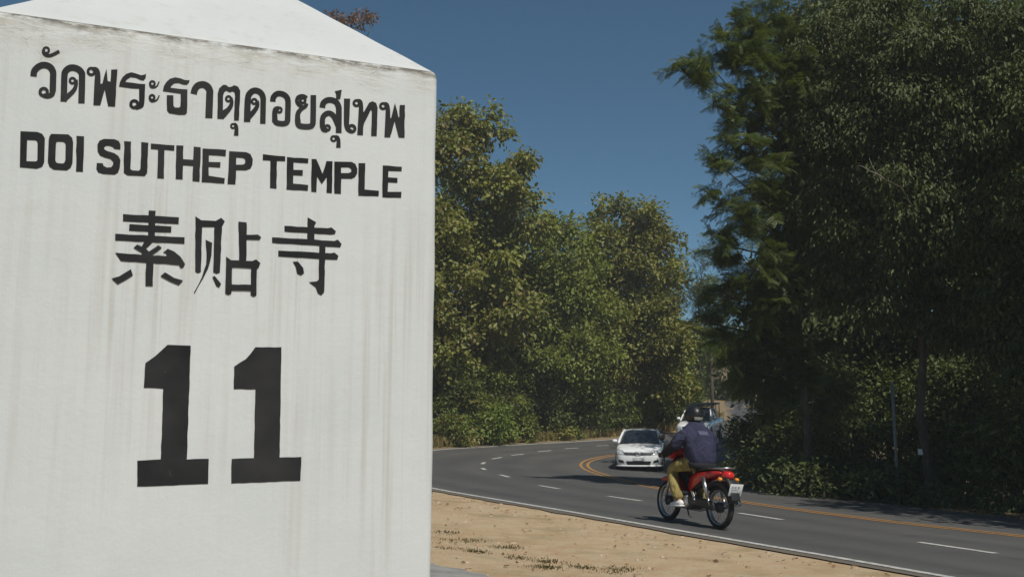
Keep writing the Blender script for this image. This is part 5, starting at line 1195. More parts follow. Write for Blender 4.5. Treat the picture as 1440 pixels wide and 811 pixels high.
MB().tube([(.02, .0, .235), (.02, .24, .235)], .014, 8).tube([(.02, .0, .235), (.02, -.24, .235)], .014, 8).build('foot_peg', RUBBER, bike, smooth=True)
MB().tube([(-.10, .10, .42), (-.22, .14, .36), (-.30, .20, .36)], .014, 8).build('passenger_peg', ALU, bike, smooth=True)
MB().prism([(-.16, .46), (-.10, .47), (-.2, .33), (-.26, .34)], .115, .135).build('peg_bracket', CHROME, bike, bevel=.006)
MB().tube([(0, .10, .22), (-.14, .17, .14), (-.22, .18, .12)], .011, 8).build('side_stand', DARKM, bike, smooth=True)

# rider: one continuous figure grown from a joint skeleton, clothes as children
SKIN = simple_mat('skin', (.33, .19, .12), .55)
def cloth_mat(name, col, var, fold=1.0, sc=7):
    t = NT(name)
    co = t.objco()
    n1 = t.noise(t.mapping(co, (1, 1, .6)), sc, 3, .5, 1.2)
    n2 = t.noise(co, sc * 9, 4, .7)
    c = t.mix(t.ramp(n1, [(.3, 0.), (.7, 1.)]), tuple(x * (1 - var) for x in col), tuple(x * (1 + var) for x in col))
    h = t.math('ADD', n1, t.math('MULTIPLY', n2, .12))
    return t.finish(t.bsdf(c, .88, spec=.15, bump=h, bump_s=fold, bump_d=.05))
NAVY = cloth_mat('navy_jacket', (.034, .035, .066), .2)
SLEEVE = simple_mat('black_sleeve', (.016, .016, .020), .85, bump=.3, scale=26)
OLIVE = cloth_mat('olive_trousers', (.27, .215, .08), .3, 1.0, 9)
SHOE = simple_mat('white_shoe', (.72, .70, .68), .6)
HELMET = simple_mat('black_helmet', (.012, .012, .014), .38, coat=.15)
DECAL = simple_mat('pale_decal', (.42, .43, .38), .5)
PATCH = simple_mat('jacket_lettering_patch', (.075, .078, .13), .85)

t = NT('jacket_sleeve')
co = t.objco()
sep = t.n('ShaderNodeSeparateXYZ')
t.l(co, sep.inputs[0])
nz = t.noise(co, 26, 5)
c = t.mix(t.ramp(t.math('ADD', sep.outputs['X'], .5), [(.478, 0.), (.492, 1.)]), (.034, .035, .066), (.016, .016, .020))
SLEEVE_MAT = t.finish(t.bsdf(c, .85, spec=.2, bump=t.noise(co, 9, 3, .5, 1.2), bump_s=1.0, bump_d=.05))
def skin_mesh(name, pts, edges, mat, parent=None, sub=2, root=0, loc=None, rot=None):
    me = bpy.data.meshes.new(name)
    me.from_pydata([p[:3] for p in pts], edges, [])
    o = link(name, me, mat, parent, loc, rot)
    md = o.modifiers.new('skin', 'SKIN')
    md.use_smooth_shade = True
    sv = me.skin_vertices[0].data
    for i, p in enumerate(pts):
        sv[i].radius = (p[3], p[4] if len(p) > 4 else p[3])
        sv[i].use_root = (i == root)
    ms = o.modifiers.new('subsurf', 'SUBSURF')
    ms.levels = sub
    ms.render_levels = sub
    return o
# 0 pelvis ... body
body = [(-.14, 0, .86, .13), (-.11, 0, 1.0, .12), (-.06, 0, 1.14, .13), (-.03, 0, 1.27, .12), (0, 0, 1.36, .055), (.03, 0, 1.43, .075), (.04, 0, 1.51, .08), (.035, 0, 1.57, .055)]
edges = [(i, i + 1) for i in range(7)]
for sy in (1, -1):
    o_ = len(body)
    body += [(-.04, .17 * sy, 1.26, .06), (.03, .33 * sy, 1.06, .045), (.20, .345 * sy, .965, .038), (.31, .325 * sy, .935, .03), (.35, .32 * sy, .928, .032)]
    edges += [(3, o_)] + [(o_ + i, o_ + i + 1) for i in range(4)]
    o_ = len(body)
    body += [(-.10, .10 * sy, .84, .09), (.10, .16 * sy, .80, .078), (.28, .20 * sy, .735, .058), (.17, .205 * sy, .53, .052), (.03, .205 * sy, .31, .036), (.12, .21 * sy, .275, .035), (.18, .215 * sy, .268, .03)]
    edges += [(0, o_)] + [(o_ + i, o_ + i + 1) for i in range(6)]
rider = skin_mesh('person', body, edges, SKIN, None, 2, 0, bike.location, bike.rotation_euler)
tag(rider, 'person in navy jacket, olive trousers, white shoes and black helmet riding the red motorcycle', 'person')

def ell(cx, cz, rx, ry, n=18, sq=1.0, tilt=0.0):
    out = []
    for k in range(n):
        a = 2 * math.pi * k / n
        ca, sa = math.cos(a), math.sin(a)
        x = rx * math.copysign(abs(ca) ** sq, ca)
        y = ry * math.copysign(abs(sa) ** sq, sa)
        out.append((cx + x, y, cz + x * tilt))
    return out
jr = random.Random(4)
secs = []
for cx, cz, rx, ry, tl in ((-.145, .80, .165, .185, .0), (-.15, .86, .175, .205, .0), (-.14, .93, .18, .225, .0), (-.125, 1.0, .185, .235, .03), (-.11, 1.07, .185, .245, .05), (-.09, 1.14, .18, .255, .08),
                       (-.07, 1.21, .17, .26, .1), (-.055, 1.275, .155, .25, .15), (-.04, 1.33, .125, .20, .2), (-.02, 1.37, .10, .135, .2), (-.005, 1.40, .088, .10, .2), (.005, 1.43, .085, .092, .2)):
    s_ = ell(cx, cz, rx, ry, 20, .88, tl)
    secs.append([(x + jr.uniform(-.007, .007), y + jr.uniform(-.007, .007), z) for x, y, z in s_])
jk = MB().loft(secs).build('jacket', NAVY, rider, sub=1)
MB().loft([ell(-.145, .775, .168, .19, 20, .88), ell(-.147, .80, .172, .195, 20, .88), ell(-.15, .845, .18, .211, 20, .88), ell(-.15, .853, .174, .2, 20, .88)]).build('waistband', SLEEVE, jk, smooth=True)
from mathutils.bvhtree import BVHTree
bm = bmesh.new(); bm.from_mesh(jk.data); bvj = BVHTree.FromBMesh(bm); bm.free()
pv, pf = [], []
for j in range(4):
    for i in range(7):
        hit = bvj.ray_cast(Vector((-1, -.07 + .16 * i / 6, 1.235 + .055 * j / 3)), Vector((1, 0, 0)))
        pv.append((hit[0].x - .004, hit[0].y, hit[0].z))
for j in range(3):
    for i in range(6):
        pf.append((j * 7 + i, j * 7 + i + 1, (j + 1) * 7 + i + 1, (j + 1) * 7 + i))
MB().add(pv, pf).build('back_patch', PATCH, jk, smooth=True)
for sy in (1, -1):
    sl_ = skin_mesh('sleeve', [(-.06, .17 * sy, 1.255, .11), (-.03, .255 * sy, 1.19, .10), (.0, .315 * sy, 1.11, .088), (.035, .34 * sy, 1.055, .082), (.12, .352 * sy, 1.005, .076), (.21, .348 * sy, .965, .066), (.29, .335 * sy, .94, .055)],
                     [(0, 1), (1, 2), (2, 3), (3, 4), (4, 5), (5, 6)], SLEEVE_MAT, rider, 2)
    # gloved hand: palm, four fingers curled round the grip, thumb from the inner side
    gl = MB()
    gl.box((.355, .283 * sy, 1.005), (.075, .085, .035))
    for k in range(4):
        yy = (.315 - k * .021) * sy
        xx = .378 + .004 * (k in (1, 2))
        ln = (.9, 1.0, 1.0, .85)[k]
        gl.tube([(xx - .005, yy, 1.016), (xx + .022 * ln, yy, 1.008), (xx + .032 * ln, yy, .985), (xx + .018 * ln, yy, .962), (xx - .004, yy, .960)], [.010, .0105, .010, .009, .008], 6)
    gl.tube([(.335, .245 * sy, 1.0), (.355, .228 * sy, .985), (.378, .226 * sy, .968)], [.013, .012, .010], 6)
    gl.build('glove', BLACKP, rider, bevel=.006, loc=(-.025, .04 * sy, -.062))
    # shoe
    secs = []
    for x, w, h, z in ((-.035, .028, .03, .285), (-.01, .038, .045, .285), (.05, .04, .05, .28), (.11, .043, .04, .27), (.17, .046, .032, .262), (.215, .036, .025, .258), (.235, .018, .016, .256)):
        secs.append([(x, .21 * sy + w * math.cos(a), z + h * math.sin(a)) for a in np.linspace(0, 2 * math.pi, 12, endpoint=False)])
    sh = MB().loft(secs).build('shoe', SHOE, rider, smooth=True)
    MB().prism([(-.045, .246), (-.03, .236), (.20, .226), (.245, .236), (.24, .25), (-.045, .262)], (.21 - .042) * sy, (.21 + .042) * sy).build('sole', SHOE, sh, bevel=.008)
tr = [(-.14, 0, .85, .135), (-.06, .02, .84, .10)]
te = [(0, 1)]
tr = [(-.15, 0, .86, .135)]
te = []
for sy in (1, -1):
    o_ = len(tr)
    tr += [(-.09, .11 * sy, .84, .112), (.03, .145 * sy, .82, .105), (.16, .18 * sy, .785, .098), (.27, .20 * sy, .735, .088), (.235, .205 * sy, .63, .08), (.16, .207 * sy, .50, .080), (.08, .207 * sy, .38, .078), (.045, .207 * sy, .325, .075)]
    te += [(0, o_)] + [(o_ + i, o_ + i + 1) for i in range(7)]
skin_mesh('trousers', tr, te, OLIVE, rider, 2)
# helmet
hv, hf = [], []
nu, nv = 28, 16
hc = Vector((.045, 0, 1.515))
for j in range(nv + 1):
    ph = math.pi * j / nv
    for i in range(nu):
        a = 2 * math.pi * i / nu
        x, y, z = math.sin(ph) * math.cos(a), math.sin(ph) * math.sin(a), math.cos(ph)
        z = max(z, -.82)
        hv.append((hc.x + x * .145, hc.y + y * .122, hc.z + z * .135))
for j in range(nv):
    for i in range(nu):
        ang = 360 * (i + .5) / nu
        ang = min(ang, 360 - ang)
        if ang < 62 and 6 <= j <= 12:
            continue
        hf.append((j * nu + i, j * nu + (i + 1) % nu, (j + 1) * nu + (i + 1) % nu, (j + 1) * nu + i))
hm = MB().add(hv, hf).build('helmet', HELMET, rider, smooth=True)
sd_ = hm.modifiers.new('solidify', 'SOLIDIFY')
sd_.thickness = .018
vv, vf = [], []
for j in range(6):
    for i in range(11):
        a = R(-66 + 132 * i / 10)
        ph = R(66 + 72 * j / 5)
        vv.append((hc.x + math.sin(ph) * math.cos(a) * .152, math.sin(ph) * math.sin(a) * .128, hc.z + math.cos(ph) * .142))
for j in range(5):
    for i in range(10):
        vf.append((j * 11 + i, j * 11 + i + 1, (j + 1) * 11 + i + 1, (j + 1) * 11 + i))
MB().add(vv, vf).build('visor', simple_mat('smoked_visor', (.02, .02, .025), .08, spec=.7), hm, smooth=True)
vv, vf = [], []
for j in range(4):
    for i in range(9):
        a = R(180 - 38 + 76 * i / 8)
        ph = R(104 + 20 * j / 3)
        vv.append((hc.x + math.sin(ph) * math.cos(a) * .1475, math.sin(ph) * math.sin(a) * .1245, hc.z + math.cos(ph) * .1375))
for j in range(3):
    for i in range(8):
        vf.append((j * 9 + i, j * 9 + i + 1, (j + 1) * 9 + i + 1, (j + 1) * 9 + i))
MB().add(vv, vf).build('helmet_decal', DECAL, hm, smooth=True)

# ------------------------------------------------------------------ cars
CARW = simple_mat('white_car_paint', (.72, .735, .74), .25, coat=.6, var=.03, scale=4)
GLASS = simple_mat('dark_car_glass', (.018, .022, .026), .06, spec=.8, var=.2)
TRIM = simple_mat('black_trim', (.015, .015, .016), .5)
RIMM = simple_mat('alloy_rim', (.45, .45, .46), .35, .9)
RACK = simple_mat('dark_green_board', (.018, .030, .022), .7, var=.3)
LAMP = simple_mat('headlamp_glass', (.42, .45, .47), .1, spec=.8)

def car_shell(st, n=5):
    S = catmull(st, n)
    secs = []
    for x, w, zb, zs, zt in S:
        h = [(0, zb), (w * .55, zb), (w * .86, zb + .01), (w * .965, zb + .07), (w * .995, zb + (zs - zb) * .45), (w, zb + (zs - zb) * .75), (w * .985, zs),
             (w * .93, zs + (zt - zs) * .55), (w * .80, zs + (zt - zs) * .85), (w * .45, zt), (0, zt + .008)]
        secs.append([(x, y, z) for y, z in h] + [(x, -y, z) for y, z in h[-2:0:-1]])
    return secs

def patch(bvh, corners, nu=6, nv=4, axis='x', off=.006, side=1):
    """sheet laid on the shell: corners are (a, z) in the plane facing the axis"""
    v, f = [], []
    (a0, a1, a2, a3) = [np.array(c, float) for c in corners]
    for j in range(nv + 1):
        for i in range(nu + 1):
            s, t_ = i / nu, j / nv
            p = (a0 * (1 - s) + a1 * s) * (1 - t_) + (a3 * (1 - s) + a2 * s) * t_
            if axis == 'x':
                hit = bvh.ray_cast(Vector((6, p[0], p[1])), Vector((-1, 0, 0)))
            else:
                hit = bvh.ray_cast(Vector((p[0], 4 * side, p[1])), Vector((0, -side, 0)))
            q = hit[0] + hit[1] * off * (1 if hit[1].dot(Vector((1, 0, 0) if axis == 'x' else (0, side, 0))) > 0 else -1) if hit[0] else Vector((p[0] if axis != 'x' else 0, 0, p[1]))
            v.append(q)
    for j in range(nv):
        for i in range(nu):
            f.append((j * (nu + 1) + i, j * (nu + 1) + i + 1, (j + 1) * (nu + 1) + i + 1, (j + 1) * (nu + 1) + i))
    return v, f

def add_patch(name, bvh, mat, parent, *cs, **kw):
    mb = MB()
    for c in cs:
        mb.add(*patch(bvh, c, **kw))
    return mb.build(name, mat, parent, smooth=True)

def car_wheel(root, x, y, r, w):
    sg = 1 if y > 0 else -1
    o = MB().lathe([(r * .62, -w / 2), (r * .9, -w / 2), (r, -w * .35), (r, w * .35), (r * .9, w / 2), (r * .62, w / 2)], n=28, closed=True).build('wheel', RUBBER, root, smooth=True, loc=(x, y, r))
    mb = MB()
    for k in range(5):
        a = 2 * math.pi * k / 5
        mb.tube([(0, sg * w * .42, 0), (r * .6 * math.cos(a), sg * w * .40, r * .6 * math.sin(a))], [.05, .045], 6)
    mb.lathe([(r * .55, sg * w * .3), (r * .64, sg * w * .45), (r * .64, -sg * w * .3)], n=28)
    mb.build('rim', RIMM, o)
    return o

# ---- sedan
sp_ = (4.85, 37.9)
car = thing('sedan', 'white sedan coming round the bend towards the camera, half in tree shade', 'car', (sp_[0], sp_[1], g(*sp_) + .006), (0, .02, math.atan2(-.985, -.17)))
st = [(2.17, .48, .30, .46, .56), (2.13, .64, .22, .50, .64), (2.02, .755, .18, .56, .715), (1.80, .82, .17, .66, .80), (1.45, .845, .17, .76, .885), (1.0, .85, .18, .84, .955), (.7, .85, .18, .87, .985),
      (0, .85, .18, .89, .99), (-.8, .85, .18, .90, .99), (-1.4, .85, .18, .91, 1.0), (-1.8, .83, .2, .90, 1.02), (-2.05, .77, .24, .86, .99), (-2.14, .66, .30, .78, .92)]
secs = car_shell(st)
mb = MB().loft(secs)
shell = mb.build('body', CARW, car, smooth=True)
bm = bmesh.new(); bm.from_mesh(shell.data); bv = BVHTree.FromBMesh(bm); bm.free()
# greenhouse glass
gh = catmull([(1.08, .74, .955, .70, .965), (.75, .77, .97, .68, 1.12), (.40, .78, .97, .63, 1.31), (.10, .78, .97, .59, 1.41), (-.3, .78, .97, .585, 1.445), (-.8, .78, .97, .58, 1.435), (-1.2, .77, .97, .58, 1.37), (-1.55, .75, .98, .62, 1.20), (-1.85, .72, .99, .66, 1.02)], 4)
def gsec(x, w0, z0, w1, z1, o=0.0):
    return [(x, -w0 - o, z0), (x, -(w0 * .45 + w1 * .55) - o, z0 * .45 + z1 * .55), (x, -w1 * 1.0 - o, z1 - (z1 - z0) * .12), (x, -w1 * .86, z1 + o * .6), (x, -w1 * .4, z1 + .018 + o), (x, w1 * .4, z1 + .018 + o), (x, w1 * .86, z1 + o * .6),
            (x, w1 + o, z1 - (z1 - z0) * .12), (x, (w0 * .45 + w1 * .55) + o, z0 * .45 + z1 * .55), (x, w0 + o, z0)]
glass = MB().loft([gsec(*r_) for r_ in gh]).build('window_glass', GLASS, car, smooth=True)
# roof and pillars stand 8 mm proud of the glass
roofst = [r_ for r_ in gh if -1.12 <= r_[0] <= .24]
v, f = [], []
for r_ in roofst:
    s_ = gsec(*r_, o=.010)
    v += s_[2:8]
for i in range(len(roofst) - 1):
    for k in range(5):
        f.append((i * 6 + k, i * 6 + k + 1, (i + 1) * 6 + k + 1, (i + 1) * 6 + k))
roof = MB().add(v, f).build('roof', CARW, car, smooth=True)
for sy in (-1, 1):
    mb = MB()
    mb.tube([(1.06, .765 * sy, .965), (.75, .735 * sy, 1.11), (.40, .66 * sy, 1.30), (.14, .60 * sy, 1.425)], .05, 6)
    mb.tube([(-.42, .792 * sy, .96), (-.45, .70 * sy, 1.22), (-.45, .60 * sy, 1.42)], .032, 6)
    mb.tube([(-1.1, .60 * sy, 1.38), (-1.45, .66 * sy, 1.23), (-1.82, .72 * sy, 1.0)], .055, 6)
    mb.tube([(.14, .61 * sy, 1.395), (-.3, .60 * sy, 1.43), (-.8, .595 * sy, 1.42), (-1.1, .60 * sy, 1.37)], .026, 6)
    mb.build('pillar', CARW, car, smooth=True)
    m_ = MB().lathe([(0, .10), (.055, .09), (.075, .03), (.075, -.04), (.05, -.085), (0, -.09)], n=14).build('mirror', CARW, car, smooth=True, loc=(.68, .93 * sy, 1.02))
    MB().tube([(.68, .80 * sy, .97), (.68, .90 * sy, 1.0)], .022, 6).build('mirror_arm', TRIM, m_, loc=(-.68, -.93 * sy, -1.02))
    for x in (1.35, -1.25):
        car_wheel(car, x, .745 * sy, .30, .19)
        MB().lathe([(0, .004 * sy), (.335, .004 * sy), (.345, -.02 * sy)], n=28).build('wheel_arch', TRIM, car, loc=(x, .848 * sy, .315))
    for k, (x0, x1) in enumerate(((.62, -.36), (-.40, -1.15))):
        MB().box(((x0 + x1) / 2, .856 * sy, .56), (.008, .008, .6)).box((x1 + .18, .858 * sy, .80), (.16, .02, .03)).build('door_trim', TRIM if k else TRIM, car)
    add_patch('headlight', bv, LAMP, car, [(.50 * sy, .585), (.775 * sy, .60), (.80 * sy, .77), (.58 * sy, .70)], off=.008)
    add_patch('headlight_surround', bv, TRIM, car, [(.47 * sy, .57), (.79 * sy, .585), (.81 * sy, .785), (.555 * sy, .715)], off=.004)
    add_patch('fog_lamp_recess', bv, TRIM, car, [(.50 * sy, .29), (.70 * sy, .33), (.69 * sy, .41), (.54 * sy, .39)], off=.006, nu=4, nv=2)
add_patch('grille', bv, TRIM, car, [(-.45, .56), (.45, .56), (.53, .655), (-.53, .655)], off=.006, nu=10)
add_patch('grille_bar', bv, CHROME, car, [(-.50, .635), (.50, .635), (.53, .665), (-.53, .665)], off=.010, nu=10, nv=1)
add_patch('air_intake', bv, TRIM, car, [(-.40, .235), (.40, .235), (.44, .36), (-.44, .36)], off=.006, nu=8)
bd = MB()
for (ry, rz) in ((.085, .055), (.030, .050), (.060, .020)):
    a = np.linspace(0, 2 * math.pi, 20, endpoint=False)
    zc = .61 if rz > .03 else .635
    bd.tube([(2.20 - .9 * (ry * math.cos(x)) ** 2, ry * math.cos(x), zc + rz * math.sin(x)) for x in list(a) + [a[0]]], .008, 5)
bd.build('emblem', CHROME, car, smooth=True)
pl = MB().box((2.20, 0, .45), (.012, .36, .13)).build('number_plate', PLATE, car, bevel=.004)
ink = MB()
for y in (-.13, -.085, -.04, .03, .075, .12):
    ink.box((2.2075, y, .46), (.002, .028, .06))
ink.build('plate_marking', PLATE_INK, pl)
MB().loft([[(x, y, .165), (x, y, .215), (x - .03, y * .97, .225), (x - .05, y * .95, .165)] for x, y in ((1.86, -.83), (2.06, -.74), (2.17, -.55), (2.22, -.25), (2.225, 0), (2.22, .25), (2.17, .55), (2.06, .74), (1.86, .83))]).build('bumper_lip', CARW, car, smooth=True)
MB().box((.1, .02, 1.27), (.04, .16, .05)).build('inside_mirror', TRIM, car, bevel=.01)
MB().tube([(1.06, .1, .985), (.84, .62, 1.09)], .008, 5).tube([(1.06, -.45, .98), (.90, .05, 1.075)], .008, 5).build('wiper', TRIM, car)

# ---- pickup
pp_ = (10.5, 56.0)
pk = thing('pickup_truck', 'white pickup truck with a dark roof load, partly hidden behind the rider', 'pickup', (pp_[0], pp_[1], g(*pp_) + .006), (0, .07, math.atan2(-.93, -.36)))
st = [(2.58, .55, .50, .70, .80), (2.54, .74, .40, .74, .90), (2.42, .85, .36, .80, .98), (2.1, .89, .36, .90, 1.06), (1.6, .90, .38, .98, 1.11), (1.2, .90, .40, 1.0, 1.13), (.6, .90, .40, 1.02, 1.14), (-.2, .90, .40, 1.03, 1.14),
      (-.75, .90, .40, 1.03, 1.13), (-1.4, .90, .42, 1.03, 1.12), (-2.2, .90, .45, 1.03, 1.12), (-2.5, .89, .48, 1.02, 1.11), (-2.58, .86, .52, 1.0, 1.08)]
mb = MB().loft(car_shell(st))
shell = mb.build('body', CARW, pk, smooth=True)
bm = bmesh.new(); bm.from_mesh(shell.data); bv = BVHTree.FromBMesh(bm); bm.free()
gh = catmull([(1.42, .80, 1.10, .76, 1.12), (1.05, .82, 1.11, .74, 1.33), (.70, .83, 1.11, .68, 1.60), (.40, .83, 1.11, .65, 1.72), (0, .83, 1.11, .645, 1.755), (-.45, .83, 1.11, .64, 1.74), (-.68, .82, 1.11, .66, 1.66), (-.86, .80, 1.11, .70, 1.14)], 4)
MB().loft([gsec(*r_) for r_ in gh]).build('window_glass', GLASS, pk, smooth=True)
roofst = [r_ for r_ in gh if -.62 <= r_[0] <= .5]
v, f = [], []
for r_ in roofst:
    v += gsec(*r_, o=.012)[2:8]
for i in range(len(roofst) - 1):
    for k in range(5):
        f.append((i * 6 + k, i * 6 + k + 1, (i + 1) * 6 + k + 1, (i + 1) * 6 + k))
MB().add(v, f).build('roof', CARW, pk, smooth=True)
for sy in (-1, 1):
    mb = MB()
    mb.tube([(1.40, .815 * sy, 1.11), (1.05, .79 * sy, 1.30), (.70, .725 * sy, 1.56), (.44, .67 * sy, 1.69)], .042, 6)
    mb.tube([(.02, .84 * sy, 1.11), (0, .75 * sy, 1.42), (-.02, .665 * sy, 1.72)], .045, 6)
    mb.tube([(-.62, .675 * sy, 1.68), (-.84, .79 * sy, 1.12)], .06, 6)
    mb.tube([(.44, .67 * sy, 1.69), (0, .66 * sy, 1.735), (-.62, .67 * sy, 1.69)], .03, 6)
    mb.build('pillar', CARW, pk, smooth=True)
    m_ = MB().lathe([(0, .11), (.07, .10), (.10, .03), (.10, -.04), (.06, -.09), (0, -.10)], n=14).build('mirror', CARW, pk, smooth=True, loc=(.98, 1.0 * sy, 1.22))
    for x in (1.62, -1.45):
        car_wheel(pk, x, .79 * sy, .37, .23)
        MB().lathe([(0, .004 * sy), (.43, .004 * sy), (.445, -.02 * sy)], n=28).build('wheel_arch', TRIM, pk, loc=(x, .898 * sy, .40))
    add_patch('headlight', bv, LAMP, pk, [(.52 * sy, .72), (.83 * sy, .74), (.85 * sy, .94), (.56 * sy, .91)], off=.008)
    add_patch('fog_lamp_recess', bv, TRIM, pk, [(.56 * sy, .46), (.76 * sy, .48), (.76 * sy, .58), (.58 * sy, .57)], off=.006, nu=4, nv=2)
    MB().box((-.9, .906 * sy, .78), (.012, .008, .62)).box((.55, .906 * sy, .78), (.012, .008, .62)).build('door_trim', TRIM, pk)
add_patch('grille', bv, TRIM, pk, [(-.46, .73), (.46, .73), (.50, .88), (-.50, .88)], off=.006, nu=8)
add_patch('grille_bar', bv, CHROME, pk, [(-.48, .79), (.48, .79), (.49, .825), (-.49, .825)], off=.014, nu=8, nv=1)
add_patch('air_intake', bv, TRIM, pk, [(-.44, .44), (.44, .44), (.46, .60), (-.46, .60)], off=.006, nu=8)
MB().box((2.605, 0, .64), (.012, .36, .11)).build('number_plate', PLATE, pk, bevel=.004)
MB().loft([[(x, y, .38), (x, y, .50), (x - .06, y * .96, .53), (x - .09, y * .93, .38)] for x, y in ((2.15, -.91), (2.46, -.83), (2.60, -.5), (2.64, 0), (2.60, .5), (2.46, .83), (2.15, .91))]).build('bumper_lip', CARW, pk, smooth=True)
# load board lashed on a roof frame
rk = MB()
for x in (.35, -.5):
    rk.tube([(x, -.66, 1.72), (x, -.66, 1.86), (x, .66, 1.86), (x, .66, 1.72)], .022, 6)
rk.tube([(-1.2, -.7, 1.12), (-1.2, -.7, 1.86)], .022, 6).tube([(-1.2, .7, 1.12), (-1.2, .7, 1.86)], .022, 6).tube([(-2.3, -.7, 1.12), (-2.3, -.7, 1.86)], .022, 6).tube([(-2.3, .7, 1.12), (-2.3, .7, 1.86)], .022, 6)
rko = rk.build('roof_rack', TRIM, pk, smooth=True)
MB().box((-.85, 0, 1.915), (3.0, 1.5, .075)).build('roof_board', RACK, rko, bevel=.02)

# ------------------------------------------------------------------ small roadside things
POSTM = simple_mat('weathered_post_metal', (.22, .225, .22), .6, .3, var=.2)
def put(u, Y):
    x = (u - 720) / 1400 * Y * .99
    return (x, Y, gz(x, Y))
p_ = put(1258, 23.2)
ps = thing('post', 'slim grey metal post standing in front of the dark trees', 'post', p_)
MB().tube([(0, 0, -.2), (0, 0, 2.72)], .035, 10).build('pole', POSTM, ps, smooth=True)
MB().lathe([(0, 2.75), (.03, 2.745), (.04, 2.72), (.037, 2.70)], axis='z', n=12).build('pole_cap', POSTM, ps, smooth=True)
p_ = put(1003, 62)
ps = thing('utility_pole', 'dark slender pole rising behind the pickup truck', 'pole', p_)
MB().tube([(0, 0, -.2), (0, 0, 2.0), (.02, 0, 4.6)], [.12, .11, .09], 10).build('pole', BARK_D, ps, smooth=True)
MB().lathe([(0, 4.63), (.07, 4.62), (.09, 4.6)], axis='z', n=10).build('pole_cap', BARK_D, ps, smooth=True)
x_, y_, z_ = put(1300, 22.7)
tg = MB().box((0, 0, 0), (.26, .012, .13)).build('tag', PLATE, None, bevel=.003, loc=tuple(at(1299, 635, 22.84)))
tag(tg, 'small white plate fixed to a shaded trunk right of the slim post', 'plate')

# ------------------------------------------------------------------ ground litter, tufts
def scatter(name, label, cat, n, region, rng, maker, mat):
    P, F = [], []
    o = 0
    while n > 0:
        x, y = region(rng)
        v, f = maker(x, y, rng)
        P.append(v); F.append(f + o); o += len(v); n -= 1
    ob = link(name, mesh_np(name, np.vstack(P), np.vstack(F)), mat, kind='stuff')
    ob['label'] = label
    ob['category'] = cat
    return ob
def on_dirt(rng):
    while True:
        y = 7.5 + 13 * rng.random() ** 1.3
        xe = np.interp(y, WHITE[::-1, 1][:1] if False else [5, 10.3, 12.6, 15.5, 19.8, 24], [6.4, 3.7, 2.45, .87, -1.5, -3.2]) - .45
        x = xe - rng.exponential(2.0) if rng.random() < .35 else rng.uniform(-4, xe)
        if x < xe:
            return x, y
def pebble(x, y, rng):
    s = rng.uniform(.008, .03) * (2.0 if rng.random() < .06 else 1)
    a = rng.uniform(0, 6.28, 5) * 0 + np.linspace(0, 2 * np.pi, 5, endpoint=False) + rng.uniform(-.3, .3, 5)
    z = gz(x, y) + .004
    b = np.stack([x + np.cos(a) * s, y + np.sin(a) * s, np.full(5, z)], 1)
    t_ = np.stack([x + np.cos(a + .3) * s * .6, y + np.sin(a + .3) * s * .6, z + s * rng.uniform(.4, .8, 5)], 1)
    v = np.vstack([b, t_])
    f = [(k, (k + 1) % 5, 5 + (k + 1) % 5, 5 + k) for k in range(5)] + [(5, 6, 7, 8), (5, 8, 9, 9)]
    return v, np.array([q if len(set(q)) == 4 else (5, 8, 9, 5 + 0) for q in f[:6]])
def litter(x, y, rng):
    s = rng.uniform(.03, .075)
    a = rng.uniform(0, 6.28)
    d = np.array([math.cos(a), math.sin(a), 0]); q = np.array([-d[1], d[0], 0])
    c = np.array([x, y, gz(x, y) + .02])
    up = np.array([0, 0, 1])
    v = np.stack([c, c + d * s * .5 + q * s * .35 + up * rng.uniform(0, .025), c + d * s + up * rng.uniform(0, .02), c + d * s * .5 - q * s * .35 + up * rng.uniform(0, .025)])
    return v, np.array([[0, 1, 2, 3]])
PEB = leaf_mat('pebbles', [(.26, .18, .11), (.36, .26, .17), (.48, .40, .31)], 0.0, .9, .2)
LIT = leaf_mat('dead_leaves', [(.10, .055, .03), (.20, .11, .05), (.30, .19, .09)], .1, .8, .2)
rs = np.random.default_rng(77)
scatter('pebbles', 'loose pebbles and gravel on the sandy roadside', 'gravel', 1100, on_dirt, rs, pebble, PEB)
scatter('leaf_litter', 'dead leaves scattered over the sandy roadside', 'leaves', 170, on_dirt, rs, litter, LIT)
def under_trees(rng):
    y = rng.uniform(17, 34)
    xi = np.interp(y, [14, 19.2, 26.5, 35], [11.5, 9.8, 7.3, 6.7])
    return xi + rng.normal(.1, .5), y
scatter('leaf_litter', 'dead leaves drifted along the shaded inner edge of the road', 'leaves', 2600, under_trees, rs, litter, LIT)

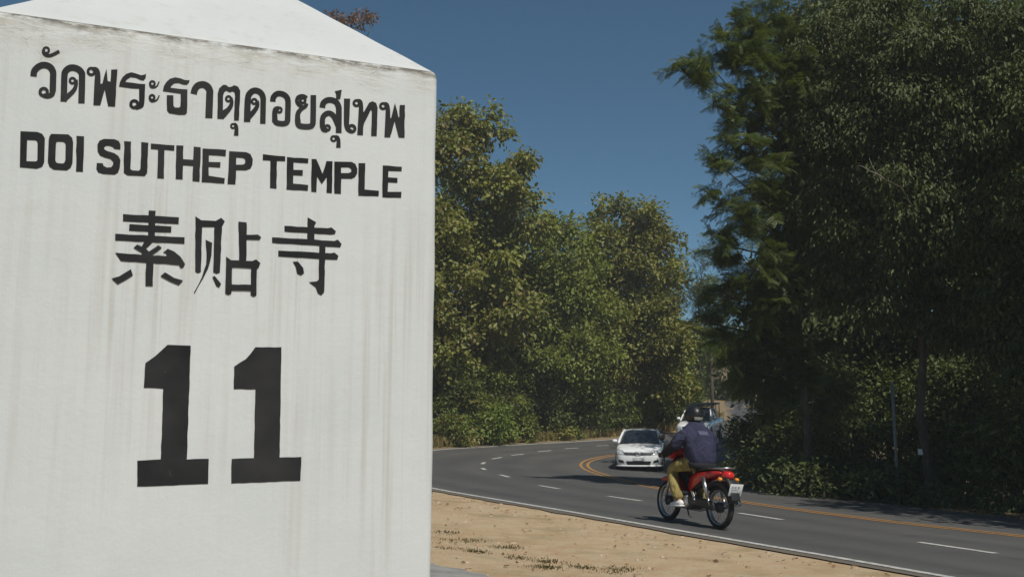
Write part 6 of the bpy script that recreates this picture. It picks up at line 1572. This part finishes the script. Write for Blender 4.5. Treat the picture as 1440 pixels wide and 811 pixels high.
def blades(x, y, rng, h=(.10, .28), n=9, z0=None):
    z = gz(x, y) if z0 is None else z0
    V, F = [], []
    for k in range(n):
        a = rng.uniform(0, 6.28); hh = rng.uniform(*h); ln = rng.uniform(.1, .6) * hh
        bx, by = x + rng.normal(0, .05), y + rng.normal(0, .05)
        w = .006 + hh * .02
        dx, dy = math.cos(a), math.sin(a)
        V += [(bx - dy * w, by + dx * w, z), (bx + dy * w, by - dx * w, z), (bx + dx * ln * .4 + dy * w * .6, by + dy * ln * .4 - dx * w * .6, z + hh * .65), (bx + dx * ln, by + dy * ln, z + hh)]
        F.append([4 * k, 4 * k + 1, 4 * k + 2, 4 * k + 3])
    return np.array(V), np.array(F)
GRASS_D = leaf_mat('dull_tufts', [(.055, .050, .018), (.085, .075, .028), (.13, .105, .045)], .2, .7, .2)
GRASS_Y = leaf_mat('dry_straw', [(.16, .14, .05), (.24, .19, .075), (.32, .26, .11)], .3, .7, .2)
tufts = [(-.30, 10.15), (-.62, 10.3), (.02, 9.9), (.32, 9.65), (.55, 9.35), (.25, 9.1), (-.1, 10.6), (.8, 9.0), (-.55, 11.1), (-.8, 11.6), (.95, 9.4), (-.9, 10.8)]
def tuft_spot(rng):
    c = tufts[rng.integers(len(tufts))]
    return c[0] + rng.normal(0, .11), c[1] + rng.normal(0, .07)
scatter('ground_tufts', 'low dull weeds tufting the sandy roadside', 'weeds', 420, tuft_spot, rs, lambda x, y, r_: blades(x, y, r_, (.012, .035), 6), GRASS_D)
far_edge = outer[(outer[:, 1] > 40) & (outer[:, 1] < 75) & (outer[:, 0] < 17)]
fn = normals2(outer)[(outer[:, 1] > 40) & (outer[:, 1] < 75) & (outer[:, 0] < 17)]
def verge(rng):
    i = rng.integers(len(far_edge))
    d_ = .75 + abs(rng.normal(0, .8)) * (1.6 if far_edge[i, 1] > 52 else .8)
    p = far_edge[i] - fn[i] * d_
    return p[0] + rng.normal(0, .2), p[1] + rng.normal(0, .2)
scatter('verge_grass', 'dry yellow grass along the far verge of the bend', 'grass', 2600, verge, rs, lambda x, y, r_: blades(x, y, r_, (.15, .6), 10), GRASS_Y)

# ------------------------------------------------------------------ thin scattering volume added to lift the dark tones
t = NT('air')
t.t.nodes.remove(t.out)
t.out = t.n('ShaderNodeOutputMaterial')
pv_ = t.n('ShaderNodeVolumePrincipled')
pv_.inputs['Color'].default_value = (.93, .96, 1.0, 1)
pv_.inputs['Density'].default_value = 0.0009
pv_.inputs['Anisotropy'].default_value = 0.0
t.l(pv_.outputs[0], t.out.inputs['Volume'])
hz = MB().box((0, 475, 12.0), (2000, 2400, 36)).build('haze', t.m, None, kind='stuff')
